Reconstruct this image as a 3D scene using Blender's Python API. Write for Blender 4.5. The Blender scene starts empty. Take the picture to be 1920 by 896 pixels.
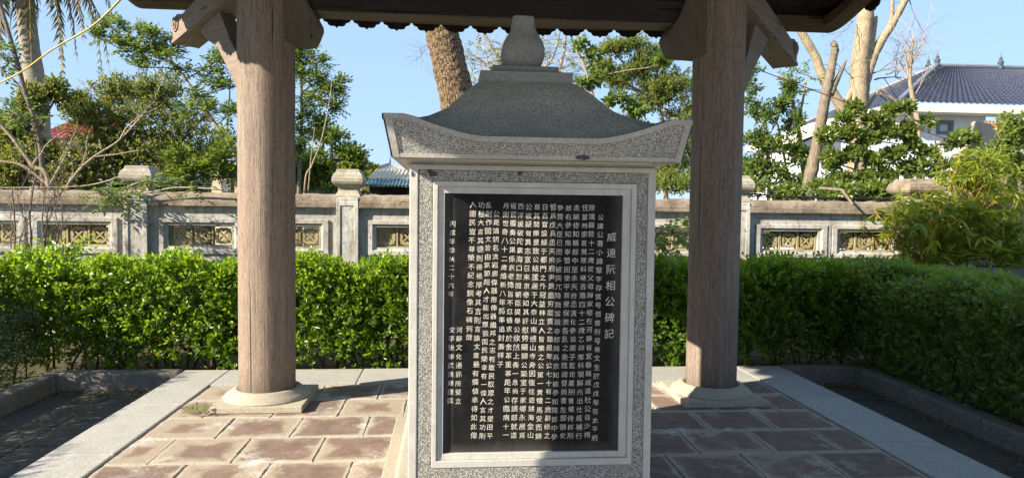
import bpy, bmesh, math, random
import numpy as np
from mathutils import Vector, Matrix, Quaternion
sc = bpy.context.scene
C = sc.collection
R = math.radians
PI = math.pi

# ------------------------------------------------------------------ camera, sky, sun, exposure
FPX, EYE = 1310.0, 1.5                       # focal length in pixels of the 1920 px wide frame, eye height
yaw, pit, rol = R(5.0), R(2.48), R(0.7)
vf = np.array([math.sin(yaw)*math.cos(pit), math.cos(yaw)*math.cos(pit), -math.sin(pit)])
vr0 = np.array([math.cos(yaw), -math.sin(yaw), 0.0]); vu0 = np.cross(vr0, vf)
vr = vr0*math.cos(rol)+vu0*math.sin(rol); vu = vu0*math.cos(rol)-vr0*math.sin(rol)
cam = bpy.data.cameras.new('camera'); cam.sensor_width = 36; cam.lens = FPX/1920*36
cam.clip_start = 0.05; cam.clip_end = 3000
co = bpy.data.objects.new('camera', cam); C.objects.link(co)
co.matrix_world = Matrix(((vr[0], vu[0], -vf[0], 0), (vr[1], vu[1], -vf[1], 0), (vr[2], vu[2], -vf[2], EYE), (0, 0, 0, 1)))
sc.camera = co

SUN_EL, SUN_AZ = R(28), R(24)                # azimuth counted from the wall's own direction, sun low in front of it
sdir = Vector((-math.cos(SUN_EL)*math.cos(SUN_AZ), -math.cos(SUN_EL)*math.sin(SUN_AZ), math.sin(SUN_EL)))
sl = bpy.data.lights.new('sun', 'SUN'); sl.energy = 5.0; sl.angle = R(0.5); sl.color = (1.0, 0.885, 0.71)
so = bpy.data.objects.new('sun', sl); C.objects.link(so); so.rotation_euler = sdir.to_track_quat('Z', 'Y').to_euler()
wd = bpy.data.worlds.new('World'); sc.world = wd; wd.use_nodes = True
wn = wd.node_tree; sky = wn.nodes.new('ShaderNodeTexSky'); sky.sky_type = 'NISHITA'; sky.sun_disc = False
sky.sun_elevation = SUN_EL; sky.sun_rotation = math.atan2(sdir.x, sdir.y) % (2*PI)
sky.air_density = 1.0; sky.dust_density = 0.2; sky.ozone_density = 2.0; sky.altitude = 0
smx = wn.nodes.new('ShaderNodeMix'); smx.data_type = 'RGBA'; smx.inputs[0].default_value = .84; smx.inputs[7].default_value = (1.95, 2.9, 4.3, 1)   # evens the horizon glow
wn.links.new(sky.outputs[0], smx.inputs[6]); wn.links.new(smx.outputs[2], wn.nodes['Background'].inputs[0]); wn.nodes['Background'].inputs[1].default_value = 0.095
sc.view_settings.view_transform = 'Standard'; sc.view_settings.look = 'None'
sc.view_settings.exposure = 1.42; sc.view_settings.gamma = 1.0
sc.cycles.max_bounces = 6; sc.cycles.transparent_max_bounces = 4

# ------------------------------------------------------------------ helpers
def W(px, py, Y):                            # a point of the place at distance Y along the wall normal
    d = vf+vr*(px-960)/FPX-vu*(py-448)/FPX
    p = np.array([0, 0, EYE])+d*Y/d[1]
    return Vector(p)
def mpp(Y): return Y/FPX

def worg(o):
    v = Vector((0, 0, 0))
    while o is not None: v += o.location; o = o.parent
    return v
def tag(o, label=None, cat=None, group=None, kind=None):
    if label: o['label'] = label
    if cat: o['category'] = cat
    if group: o['group'] = group
    if kind: o['kind'] = kind
    return o
def empty(name, loc, label, cat, group=None):
    o = bpy.data.objects.new(name, None); C.objects.link(o); o.location = loc; o.empty_display_size = .1
    return tag(o, label, cat, group)
def link(name, me, parent=None):
    o = bpy.data.objects.new(name, me); C.objects.link(o)
    if parent: o.parent = parent
    return o

class MB:
    def __init__(s): s.v = []; s.f = []
    def add(s, vs, fs):
        n = len(s.v); s.v += [tuple(v) for v in vs]; s.f += [tuple(i+n for i in f) for f in fs]; return s
    def box(s, x0, x1, y0, y1, z0, z1):
        return s.add([(x, y, z) for z in (z0, z1) for y in (y0, y1) for x in (x0, x1)],
                     [(0, 2, 3, 1), (4, 5, 7, 6), (0, 1, 5, 4), (1, 3, 7, 5), (3, 2, 6, 7), (2, 0, 4, 6)])
    def tube(s, pts, rad, n=6, cap=True, ridge=0):
        pts = [Vector(p) for p in pts]; m = len(pts)
        if not hasattr(rad, '__len__'): rad = [rad]*m
        rings = []; ref = Vector((.31, .17, .93))
        for i, p in enumerate(pts):
            d = (pts[min(i+1, m-1)]-pts[max(i-1, 0)])
            if d.length < 1e-9: d = Vector((0, 0, 1))
            d.normalize(); a = d.cross(ref)
            if a.length < 1e-3: a = d.cross(Vector((1, 0, 0)))
            a.normalize(); b = d.cross(a)
            rg_ = [1.0]*n
            if ridge: rg_ = [1+ridge*(random.Random(k*977).uniform(-1.2, 1.2)+.9*math.sin(i*.23+random.Random(k*31).uniform(0, 6.3))+.6*math.sin(i*.9+random.Random(k*57).uniform(0, 6.3))) for k in range(n)]
            rings.append([p+(a*math.cos(2*PI*k/n)+b*math.sin(2*PI*k/n))*(rad[i]*rg_[k]) for k in range(n)])
        vs = [v for r in rings for v in r]
        fs = [(i*n+k, i*n+(k+1) % n, (i+1)*n+(k+1) % n, (i+1)*n+k) for i in range(m-1) for k in range(n)]
        if cap: fs += [tuple(range(n-1, -1, -1)), tuple((m-1)*n+k for k in range(n))]
        return s.add(vs, fs)
    def lathe(s, cx, cy, prof, n=24, sq=None):
        vs = []
        for (r, z) in prof:
            for k in range(n):
                a = 2*PI*(k+.5)/n; c_, s_ = math.cos(a), math.sin(a)
                if sq: q = (abs(c_)**sq+abs(s_)**sq)**(-1/sq); c_ *= q; s_ *= q
                vs.append((cx+r*c_, cy+r*s_, z))
        m = len(prof)
        fs = [(i*n+k, i*n+(k+1) % n, (i+1)*n+(k+1) % n, (i+1)*n+k) for i in range(m-1) for k in range(n)]
        fs += [tuple(range(n-1, -1, -1)), tuple((m-1)*n+k for k in range(n))]
        return s.add(vs, fs)
    def prism(s, poly, a, b):                 # polygon given as two lists of matching 3-D points
        n = len(poly); vs = [a(p) for p in poly]+[b(p) for p in poly]
        return s.add(vs, [tuple(range(n)), tuple(range(2*n-1, n-1, -1))]+[(i, i+n, (i+1) % n+n, (i+1) % n) for i in range(n)])
    def grid(s, P, closed=False):             # rows of points
        m, n = len(P), len(P[0]); vs = [p for r in P for p in r]
        return s.add(vs, [(i*n+j, i*n+(j+1) % n, (i+1)*n+(j+1) % n, (i+1)*n+j) for i in range(m-1) for j in range(n if closed else n-1)])
    def mesh(s, name, mat, smooth=False, bevel=0, seg=1, org=(0, 0, 0)):
        me = bpy.data.meshes.new(name)
        ox, oy, oz = org
        me.from_pydata([(x-ox, y-oy, z-oz) for x, y, z in s.v], [], s.f)
        bm = bmesh.new(); bm.from_mesh(me)
        bmesh.ops.recalc_face_normals(bm, faces=bm.faces)
        if bevel:
            es = [e for e in bm.edges if len(e.link_faces) == 2 and e.calc_face_angle(0) > .5]
            bmesh.ops.bevel(bm, geom=es, offset=bevel, segments=seg, affect='EDGES', profile=.6, clamp_overlap=True)
        bm.to_mesh(me); bm.free()
        if smooth:
            me.polygons.foreach_set('use_smooth', [True]*len(me.polygons))
            if smooth != 'all': me.set_sharp_from_angle(angle=R(40))
        me.materials.append(mat); return me
    def build(s, name, mat, parent=None, smooth=False, bevel=0, seg=1):
        org = worg(parent) if parent else Vector((0, 0, 0))
        return link(name, s.mesh(name, mat, smooth, bevel, seg, org), parent)
    def stand(s, name, mat, loc, smooth=False, bevel=0):   # a thing of one mesh with its origin at loc
        o = link(name, s.mesh(name, mat, smooth, bevel, 1, loc)); o.location = loc; return o

def inst(name, me, parent, loc, rot=(0, 0, 0), scl=(1, 1, 1)):
    o = link(name, me, parent); o.location = Vector(loc)-(worg(parent) if parent else Vector()); o.rotation_euler = rot; o.scale = scl
    return o

# ------------------------------------------------------------------ materials
class N:
    def __init__(s, name, rough=.85, spec=.3):
        s.m = bpy.data.materials.new(name); s.m.use_nodes = True; s.t = s.m.node_tree
        s.b = s.t.nodes['Principled BSDF']; s.b.inputs['Roughness'].default_value = rough
        s.b.inputs['Specular IOR Level'].default_value = spec
        s.tc = s.t.nodes.new('ShaderNodeTexCoord'); s.geo = s.t.nodes.new('ShaderNodeNewGeometry'); s.pos = s.geo.outputs['Position']
        s.objc = s.tc.outputs['Object']
    def L(s, a, b): s.t.links.new(a, b)
    def scale(s, co, v, add=None):
        n = s.t.nodes.new('ShaderNodeMapping'); s.L(co, n.inputs[0]); n.inputs['Scale'].default_value = v
        if add is not None: s.L(add, n.inputs['Location'])
        return n.outputs[0]
    def noise(s, co, sc_, det=4, rough=.55, dist=0):
        n = s.t.nodes.new('ShaderNodeTexNoise'); s.L(co, n.inputs['Vector']); n.inputs['Scale'].default_value = sc_
        n.inputs['Detail'].default_value = det; n.inputs['Roughness'].default_value = rough; n.inputs['Distortion'].default_value = dist
        return n.outputs[0]
    def voro(s, co, sc_, feat='F1'):
        n = s.t.nodes.new('ShaderNodeTexVoronoi'); n.feature = feat; s.L(co, n.inputs['Vector']); n.inputs['Scale'].default_value = sc_; return n.outputs[0]
    def ramp(s, fac, *stops):
        n = s.t.nodes.new('ShaderNodeValToRGB'); s.L(fac, n.inputs[0]); e = n.color_ramp.elements
        for i, (p, c) in enumerate(stops):
            el = e[i] if i < 2 else e.new(p)
            el.position = p; el.color = (c, c, c, 1) if not hasattr(c, '__len__') else (*c, 1)
        return n.outputs[0]
    def mix(s, fac, a, b, mode='MIX'):
        n = s.t.nodes.new('ShaderNodeMix'); n.data_type = 'RGBA'; n.blend_type = mode
        for v, k in ((fac, 0), (a, 6), (b, 7)):
            if hasattr(v, 'node'): s.L(v, n.inputs[k])
            elif k == 0: n.inputs[0].default_value = v
            else: n.inputs[k].default_value = (*v, 1) if hasattr(v, '__len__') else (v, v, v, 1)
        return n.outputs[2]
    def math(s, op, a, b=0.0):
        n = s.t.nodes.new('ShaderNodeMath'); n.operation = op
        for v, k in ((a, 0), (b, 1)):
            if hasattr(v, 'node'): s.L(v, n.inputs[k])
            else: n.inputs[k].default_value = v
        return n.outputs[0]
    def sep(s, co):
        n = s.t.nodes.new('ShaderNodeSeparateXYZ'); s.L(co, n.inputs[0]); return n.outputs
    def rnd(s):
        n = s.t.nodes.new('ShaderNodeObjectInfo'); return n.outputs['Random']
    def attr(s, name):
        n = s.t.nodes.new('ShaderNodeAttribute'); n.attribute_name = name; return n.outputs['Fac']
    def bump(s, h, strength=.5, dist=.01):
        n = s.t.nodes.new('ShaderNodeBump'); s.L(h, n.inputs['Height']); n.inputs['Strength'].default_value = strength; n.inputs['Distance'].default_value = dist
        s.L(n.outputs[0], s.b.inputs['Normal']); return s
    def col(s, c):
        if hasattr(c, 'node'): s.L(c, s.b.inputs['Base Color'])
        else: s.b.inputs['Base Color'].default_value = (*c, 1)
        return s

def plain(name, c, rough=.8, var=.25, sc_=6, spec=.3, bump=0, fine=60):
    n = N(name, rough, spec); a = n.noise(n.pos, sc_, 5, .65)
    n.col(n.mix(n.ramp(a, (.3, 0.), (.7, 1.)), tuple(x*(1-var) for x in c), tuple(min(1, x*(1+var)) for x in c)))
    if bump: n.bump(n.noise(n.pos, fine, 4, .6), bump, .01)
    return n.m

def m_pebble(name, dark, light, grain=150, warm=None):
    n = N(name, .9, .25); a = n.noise(n.pos, grain, 2, .5); b = n.noise(n.pos, 7, 4, .6)
    c = n.mix(n.ramp(a, (.44, 0.), (.56, 1.)), dark, light)
    c = n.mix(n.ramp(b, (.35, 0.), (.7, .55)), c, n.mix(.5, c, (.20, .19, .165)))
    if warm: c = n.mix(n.ramp(n.noise(n.pos, 3.5, 3), (.5, 0.), (.75, .6)), c, warm)
    n.col(c); n.bump(a, .9, .006); return n.m
def m_whitestone():
    n = N('painted white stone trim', .8, .3)
    a = n.noise(n.pos, 9, 6, .7); b = n.noise(n.scale(n.pos, (40, 40, 9)), 1, 4, .7); g = n.noise(n.pos, 75, 3, .7)
    c = n.mix(n.ramp(a, (.35, 0.), (.75, 1.)), (.47, .465, .435), (.345, .335, .305))
    c = n.mix(n.ramp(b, (.56, 0.), (.7, .5)), c, (.28, .265, .235))
    c = n.mix(n.ramp(g, (.66, 0.), (.72, .8)), c, (.12, .115, .10))
    n.col(c); n.bump(g, .3, .004); return n.m
def m_tablet():
    n = N('black slate', .5, .10); a = n.noise(n.pos, 5, 6, .7, .6); b = n.noise(n.scale(n.pos, (22, 22, 6)), 1, 4, .75); p = n.sep(n.pos)
    dust = n.mix(n.ramp(a, (.38, 0.), (.72, 1.)), (.005, .005, .006), (.022, .0215, .0205))
    edge = n.math('MINIMUM', n.math('SUBTRACT', p[0], -.03), n.math('SUBTRACT', p[2], .39))
    edge = n.math('MINIMUM', edge, n.math('SUBTRACT', .778, p[0]))
    e2 = n.ramp(n.math('ADD', edge, n.math('MULTIPLY', b, .06)), (.035, .75), (.085, 0.))
    c = n.mix(e2, dust, (.065, .063, .06)); c = n.mix(n.ramp(b, (.6, 0.), (.75, .35)), c, (.05, .049, .047))
    n.col(c); n.L(n.ramp(a, (.3, .42), (.7, .65)), n.b.inputs['Roughness']); return n.m
def m_wood(name, c0, c1, cd, axis='z', sc_=1.0, rough=.75, blot=None):
    n = N(name, rough, .25)
    st = {'z': (75, 75, 7), 'x': (2.2, 55, 55), 'd': (2.5, 45, 45)}[axis]
    st = tuple(v*sc_ for v in st)
    g = n.noise(n.scale(n.objc, st), 1, 5, .7, .2); f = n.noise(n.scale(n.objc, tuple(v*3.2 for v in st)), 1, 3, .6); b = n.noise(n.objc, 2.3, 4, .6)
    c = n.mix(n.ramp(g, (.3, 0.), (.68, 1.)), c0, c1)
    c = n.mix(n.ramp(b, (.4, 0.), (.7, .6)), c, blot or tuple(x*.72 for x in c0))
    c = n.mix(n.ramp(f, (.60, 0.), (.70, .75)), c, cd)
    cr = n.noise(n.scale(n.objc, tuple(v*.5 for v in st)), 1, 2, .5)
    c = n.mix(n.ramp(cr, (.675, 0.), (.70, .85)), c, tuple(x*.25 for x in cd))
    n.col(c); n.bump(n.mix(.5, g, f), .5, .008); return n.m
def m_column():
    n = N('weathered column wood', .85, .2); P = n.pos; I = n.rnd()
    off = n.math('MULTIPLY', I, 37.0)
    fib = n.noise(n.scale(P, (150, 150, 7)), 1, 4, .75, .3); med = n.noise(n.scale(P, (34, 34, 1.3)), 1, 5, .7, .35); blot = n.noise(n.scale(P, (3, 3, 1.2)), 1, 4, .6); hair = n.noise(n.scale(P, (230, 230, 24)), 1, 3, .7, .8)
    c = n.mix(n.ramp(med, (.34, 0.), (.66, 1.)), (.145, .112, .090), (.285, .232, .190))
    c = n.mix(n.ramp(blot, (.42, 0.), (.66, .75)), c, (.235, .172, .136))
    c = n.mix(n.ramp(fib, (.50, 0.), (.66, .85)), c, (.085, .062, .049))
    c = n.mix(n.ramp(hair, (.52, 0.), (.66, .6)), c, (.40, .34, .285))
    sp = n.noise(n.scale(P, (42, 42, .55)), 1, 2, .5, .25); c = n.mix(n.ramp(sp, (.68, 0.), (.70, .9)), c, (.028, .021, .017))
    z = n.sep(P)[2]; ft = n.ramp(n.math('ADD', z, n.math('MULTIPLY', med, .35)), (.28, .7), (.46, 0.)); c = n.mix(ft, c, (.12, .098, .078))
    n.col(c); n.bump(n.mix(.5, fib, sp), .7, .008); return n.m
def m_tile():
    n = N('terracotta paving tile', .85, .3); o = n.objc; p = n.sep(o)
    nz = n.noise(n.pos, 9, 5, .65); n2 = n.noise(n.pos, 2.1, 3, .6); fine = n.noise(n.pos, 60, 4, .7)
    dx = n.math('SUBTRACT', .225, n.math('ABSOLUTE', p[0])); dy = n.math('SUBTRACT', .215, n.math('ABSOLUTE', p[1]))
    ed = n.math('ADD', n.math('MINIMUM', dx, dy), n.math('MULTIPLY', n.math('SUBTRACT', nz, .5), .26))
    ed = n.math('ADD', ed, n.math('MULTIPLY', n.math('SUBTRACT', n2, .5), .36))
    ed = n.math('ADD', ed, n.math('MULTIPLY', n.math('SUBTRACT', n.rnd(), .5), .12))
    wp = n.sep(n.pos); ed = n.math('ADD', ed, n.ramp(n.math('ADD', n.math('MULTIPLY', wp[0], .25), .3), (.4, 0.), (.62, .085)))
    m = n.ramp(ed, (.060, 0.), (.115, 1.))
    base = n.mix(n.rnd(), (.190, .122, .096), (.142, .100, .084))
    base = n.mix(n.ramp(nz, (.35, 0.), (.7, .8)), base, (.255, .188, .145))
    sand = n.mix(n.ramp(fine, (.35, 0.), (.65, 1.)), (.285, .235, .175), (.385, .325, .25))
    c = n.mix(m, sand, base)
    ln = n.ramp(n.math('ADD', n.math('MINIMUM', dx, dy), n.math('MULTIPLY', n.math('SUBTRACT', nz, .5), .05)), (.012, .9), (.032, 0.))
    c = n.mix(ln, c, n.mix(n.ramp(fine, (.35, 0.), (.65, 1.)), (.33, .29, .23), (.46, .42, .36)))
    wn_ = n.math('ADD', n.noise(n.pos, 3.2, 4, .7), n.math('MULTIPLY', n.math('SUBTRACT', fine, .5), .35))
    near = n.ramp(n.math('MINIMUM', dx, dy), (.02, 1.), (.13, .25))
    c = n.mix(n.math('MULTIPLY', n.ramp(wn_, (.56, 0.), (.68, .9)), near), c, (.58, .55, .52))
    n.col(c); n.bump(n.mix(.5, nz, fine), .5, .01); return n.m
def m_mortar():
    n = N('sandy mortar', .95, .2); a = n.noise(n.pos, 30, 5, .7); b = n.noise(n.pos, 3.2, 4, .7)
    c = n.mix(n.ramp(a, (.35, 0.), (.65, 1.)), (.17, .13, .09), (.34, .28, .20)); c = n.mix(n.ramp(b, (.52, 0.), (.66, .8)), c, (.55, .53, .50))
    n.col(c); n.bump(a, .8, .015); return n.m
def m_granite(name, a0, a1, stain, grain=90):
    n = N(name, .85, .3); a = n.noise(n.pos, grain, 3, .6); b = n.noise(n.pos, 4, 5, .65); st = n.noise(n.scale(n.pos, (30, 90, 30)), 1, 3, .6)
    c = n.mix(n.ramp(a, (.38, 0.), (.62, 1.)), a0, a1); c = n.mix(n.ramp(b, (.48, 0.), (.75, .7)), c, stain)
    c = n.mix(n.ramp(st, (.62, 0.), (.72, .5)), c, tuple(x*.55 for x in a0))
    r_ = n.rnd(); c = n.mix(n.math('MULTIPLY', r_, .25), c, tuple(x*.6 for x in a0))
    n.col(c); n.bump(n.mix(.5, a, st), .5, .006); return n.m
def m_plaster():
    n = N('weathered lime plaster', .9, .2)
    a = n.noise(n.pos, 2.6, 7, .72, .3); b = n.noise(n.pos, 14, 6, .75); d = n.noise(n.scale(n.pos, (16, 16, 2.2)), 1, 5, .7); f = n.noise(n.pos, 55, 4, .7)
    c = n.mix(n.ramp(a, (.36, 0.), (.66, 1.)), (.54, .525, .49), (.30, .285, .255))
    c = n.mix(n.ramp(d, (.49, 0.), (.66, .75)), c, (.22, .19, .155))
    c = n.mix(n.ramp(b, (.54, 0.), (.66, .85)), c, (.10, .09, .076))
    c = n.mix(n.ramp(f, (.62, 0.), (.7, .6)), c, (.16, .145, .12))
    n.col(c); n.bump(n.mix(.5, b, f), .6, .01); return n.m
def m_coping():
    n = N('mossy brown coping', .95, .2); a = n.noise(n.pos, 5, 6, .7); b = n.noise(n.pos, 38, 4, .7); p = n.sep(n.pos)
    c = n.mix(n.ramp(a, (.35, 0.), (.65, 1.)), (.32, .265, .20), (.14, .11, .082))
    top = n.ramp(n.math('ADD', p[2], n.math('MULTIPLY', a, .10)), (1.57, 0.), (1.65, 1.))
    c = n.mix(top, c, (.085, .066, .048)); c = n.mix(n.ramp(b, (.58, 0.), (.66, .8)), c, (.055, .045, .036))
    n.col(c); n.bump(n.mix(.5, a, b), .8, .02); return n.m
def m_leaf(name, c0, c1, c2, tr=.35, rough=.45, spec=.4):
    n = N(name, rough, spec); r = n.attr('rnd')
    c = n.ramp(r, (0., c0), (.55, c1), (1., c2)); n.col(c)
    t = n.t.nodes.new('ShaderNodeBsdfTranslucent'); n.L(n.mix(.5, c, (min(1, c2[0]*2.0), min(1, c2[1]*1.9), c2[2]*.8)), t.inputs[0])
    mx = n.t.nodes.new('ShaderNodeMixShader'); mx.inputs[0].default_value = tr
    n.L(n.b.outputs[0], mx.inputs[1]); n.L(t.outputs[0], mx.inputs[2]); n.L(mx.outputs[0], n.t.nodes['Material Output'].inputs[0])
    return n.m
def m_bark(name, a, b, sc_=14, st=.9, ring=False):
    n = N(name, .92, .15)
    v = n.noise(n.scale(n.pos, (1, 1, 6) if ring else (1, 1, .28)), sc_, 5, .7, .4); f = n.noise(n.pos, sc_*4, 3, .6)
    n.col(n.mix(n.ramp(n.mix(.35, v, f), (.36, 0.), (.62, 1.)), a, b)); n.bump(v, st, .04); return n.m

MAT = {}
MAT['pebble'] = m_pebble('chipped granite facing', (.125, .122, .112), (.42, .41, .385), 215)
MAT['roofpeb'] = m_pebble('grey dashed stone roof', (.29, .258, .20), (.74, .66, .53), 190, (.42, .365, .27))
MAT['trim'] = m_whitestone()
MAT['patch'] = plain('dark mortar daub', (.075, .072, .068), .95, .4, 60)
MAT['fascia'] = m_pebble('grey chipped fascia', (.15, .147, .135), (.43, .42, .39), 180)
MAT['trim2'] = m_granite('grey stone roof trim', (.33, .32, .29), (.44, .43, .395), (.24, .23, .20), 70)
MAT['greystone'] = m_granite('grey smooth stone', (.235, .228, .205), (.315, .305, .275), (.17, .16, .135), 60)
MAT['tablet'] = m_tablet()
MAT['gild'] = plain('pale lettering paint', (.50, .475, .41), .8, .5, 130)
MAT['cream'] = m_granite('cream stone', (.36, .325, .255), (.46, .42, .335), (.28, .255, .205), 70)
MAT['column'] = m_column()
MAT['beam'] = m_wood('dark old timber', (.026, .021, .019), (.042, .034, .030), (.012, .010, .009), 'x')
MAT['bracket'] = m_wood('dull olive timber', (.085, .073, .053), (.135, .115, .083), (.04, .034, .026))
MAT['rafter'] = m_wood('silvered timber', (.16, .128, .104), (.27, .22, .176), (.10, .075, .058), 'd')
MAT['eaveboard'] = m_wood('brown eave timber', (.075, .050, .035), (.13, .09, .062), (.03, .022, .016), 'x')
MAT['soffit'] = plain('sooty roof boards', (.035, .028, .023), .9, .4, 5)
MAT['rooftile'] = plain('old clay roof tile', (.030, .025, .022), .9, .5, 8, .2, .6)
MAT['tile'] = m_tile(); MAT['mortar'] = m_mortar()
MAT['border'] = m_granite('pale granite kerb', (.31, .305, .285), (.45, .44, .415), (.31, .295, .27), 80)
MAT['kerb'] = m_granite('dirty concrete kerb', (.15, .142, .125), (.25, .238, .21), (.085, .078, .064), 50)
MAT['drain'] = m_granite('mossy drain slab', (.062, .058, .045), (.105, .098, .078), (.035, .038, .024), 26)
MAT['plaster'] = m_plaster(); MAT['coping'] = m_coping(); MAT['cap'] = m_granite('stained cream cap', (.30, .27, .21), (.42, .385, .31), (.15, .125, .095), 30)
MAT['vent'] = m_granite('ochre glazed vent block', (.30, .25, .125), (.42, .355, .185), (.15, .125, .07), 40)
MAT['bounce_slab'] = m_granite('pale bounce slab', (.50, .475, .43), (.62, .59, .53), (.42, .395, .35), 40)
MAT['soil'] = plain('bare soil and grass', (.075, .068, .04), .95, .5, 3, .1, .8)
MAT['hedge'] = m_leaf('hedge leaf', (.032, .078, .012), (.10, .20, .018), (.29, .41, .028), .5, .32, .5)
MAT['hedge2'] = m_leaf('dark hedge leaf', (.062, .115, .026), (.125, .21, .038), (.24, .33, .055), .45, .35, .5)
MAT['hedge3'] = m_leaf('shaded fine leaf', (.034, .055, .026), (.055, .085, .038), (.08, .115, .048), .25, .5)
MAT['leafA'] = m_leaf('olive tree leaf', (.055, .080, .022), (.115, .150, .034), (.23, .24, .055), .45)
MAT['leafB'] = m_leaf('fresh green leaf', (.045, .085, .022), (.098, .165, .034), (.21, .265, .05), .48)
MAT['leafC'] = m_leaf('pinnate leaf', (.045, .090, .028), (.095, .160, .044), (.19, .25, .065), .45)
MAT['leafD'] = m_leaf('broad dark leaf', (.055, .092, .024), (.115, .175, .038), (.26, .30, .065), .42, .35, .5)
MAT['leafE'] = m_leaf('yellowish small leaf', (.072, .108, .026), (.135, .185, .040), (.26, .29, .07), .48)
MAT['bamboo'] = m_leaf('bamboo leaf', (.085, .135, .020), (.19, .26, .034), (.38, .40, .055), .5, .4)
MAT['palm'] = m_leaf('palm leaflet', (.05, .065, .022), (.085, .10, .035), (.20, .16, .085), .3)
MAT['dry'] = m_leaf('dead leaf', (.14, .085, .04), (.22, .14, .06), (.34, .22, .08), .2, .8)
def m_plates():
    n = N('ridged plate bark', .95, .1); w = n.noise(n.pos, 9, 3, .6); q = n.mix(.10, n.pos, w, 'ADD'); v = n.voro(n.scale(q, (24, 24, 7)), 1, 'DISTANCE_TO_EDGE'); f = n.noise(n.scale(n.pos, (60, 60, 26)), 1, 4, .7)
    c = n.mix(n.ramp(f, (.35, 0.), (.65, 1.)), (.17, .115, .07), (.36, .26, .16)); c = n.mix(n.ramp(v, (.03, 1.), (.16, 0.)), c, (.04, .028, .02)); n.col(c); n.bump(n.mix(.6, v, f), 1.0, .05); return n.m
MAT['bark'] = m_plates() if True else m_bark('ridged brown bark', (.035, .025, .017), (.36, .255, .15), 34, 1.0)
MAT['bark2'] = m_bark('grey brown bark', (.10, .08, .06), (.25, .205, .155), 24, .6)
MAT['pale'] = m_bark('pale bare bark', (.20, .155, .10), (.43, .35, .24), 30, .8)
MAT['palmbark'] = m_bark('ringed palm bark', (.19, .16, .13), (.34, .295, .24), 9, .5, True)
MAT['twig'] = plain('twig bark', (.15, .115, .085), .9, .4, 20)
MAT['paletwig'] = plain('pale twig bark', (.36, .30, .23), .9, .3, 20)
MAT['stem'] = plain('woody hedge stem', (.12, .09, .06), .9, .4, 20)
MAT['culm'] = plain('golden bamboo cane', (.40, .25, .06), .5, .4, 12)
MAT['bluetile'] = plain('slate blue glazed tile', (.045, .050, .078), .45, .3, 5, .4)
MAT['ridge'] = plain('grey blue ridge tile', (.16, .18, .235), .4, .2, 3, .5)
MAT['white'] = plain('white house paint', (.72, .74, .77), .7, .05, 2)
MAT['eavewhite'] = plain('cream eave paint', (.72, .68, .56), .6, .06, 2)
MAT['iron'] = plain('dark iron', (.05, .055, .06), .5, .2, 6)
MAT['finial'] = plain('green grey glazed finial', (.06, .085, .10), .4, .2, 6, .5)
MAT['grey'] = plain('grey frame paint', (.17, .18, .19), .6, .1, 4)
MAT['glass'] = plain('pale window glass', (.55, .60, .64), .12, .08, 2, .6)
MAT['shade'] = plain('shaded balcony white', (.42, .44, .47), .8, .08, 3)  # greyed copy of the house white, the recess shade is in the colour
MAT['orange'] = plain('orange clay tile', (.42, .17, .075), .85, .35, 9, .2, .4)
MAT['redtile'] = plain('red painted tile', (.42, .10, .075), .7, .25, 5)
MAT['concrete'] = plain('bare concrete', (.34, .29, .22), .9, .25, 4, .2, .4)
MAT['ochre'] = plain('ochre house plaster', (.56, .49, .35), .85, .15, 3)
MAT['oldroof'] = plain('dark fibre cement roof', (.115, .10, .09), .9, .3, 6)
MAT['greytile'] = plain('grey roof tile', (.22, .235, .26), .7, .2, 8)
MAT['tinroof'] = plain('tan corrugated tin', (.50, .42, .29), .6, .15, 4, .4)
MAT['teal'] = plain('teal corrugated tin', (.11, .20, .215), .5, .15, 4, .4)
MAT['dark'] = plain('unlit shed boards', (.045, .04, .036), .9, .3, 4)
MAT['yellow'] = plain('yellow cable sheath', (.50, .36, .10), .6, .15, 4)
MAT['black'] = plain('black cable sheath', (.02, .02, .02), .6, .2, 4)
MAT['rust'] = plain('rusty wire', (.16, .085, .055), .8, .3, 9)
MAT['lampstone'] = plain('grey garden stone', (.26, .25, .24), .9, .2, 12)

# ------------------------------------------------------------------ ground, terrace, drain
def struct(o): return tag(o, kind='structure')
struct(MB().grid([[(-900, -300, -.172), (900, -300, -.172)], [(-900, 1500, -.172), (900, 1500, -.172)]]).build('ground', MAT['soil']))
bounce_slab = struct(MB().box(-14, 16, -40, .36, -.30, -.164).build('unseen_bounce_slab', MAT['bounce_slab']))  # unseen pale slab added before the terrace to bounce light into the shade
TX0, TX1, TY1 = -2.39, 3.20, 6.50            # outside of the granite border
IX0, IX1, IY1 = -1.98, 2.735, 5.94           # paved field inside it
floor = struct(MB().box(TX0+.02, TX1-.02, .4, TY1-.02, -.17, -.007).build('floor', MAT['mortar']))
rnd = random.Random(4)
def tile_mesh(seed):
    r = random.Random(seed); n = 8; m = MB(); top = []
    hx, hy = .2235, .2155
    ring = []
    for k in range(n*4):
        sd, t = divmod(k, n); t = t/n*2-1; j = r.uniform(-.004, .004)
        p = [(t*hx, -hy+j), (hx+j, t*hy), (-t*hx, hy+j), (-hx+j, -t*hy)][sd]
        ring.append(p)
    nn = len(ring)
    vs = [(x, y, -.028) for x, y in ring]+[(x*.998, y*.998, -.004) for x, y in ring]+[(x*.985, y*.985, r.uniform(-.0008, .0008)) for x, y in ring]+[(x*.5, y*.5, r.uniform(-.001, .0012)) for x, y in ring]+[(0, 0, 0)]
    fs = [(a*nn+k, a*nn+(k+1) % nn, (a+1)*nn+(k+1) % nn, (a+1)*nn+k) for a in range(3) for k in range(nn)]+[(3*nn+k, 3*nn+(k+1) % nn, 4*nn) for k in range(nn)]
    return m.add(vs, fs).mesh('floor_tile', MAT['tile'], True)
tmesh = [tile_mesh(s) for s in range(5)]
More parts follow.
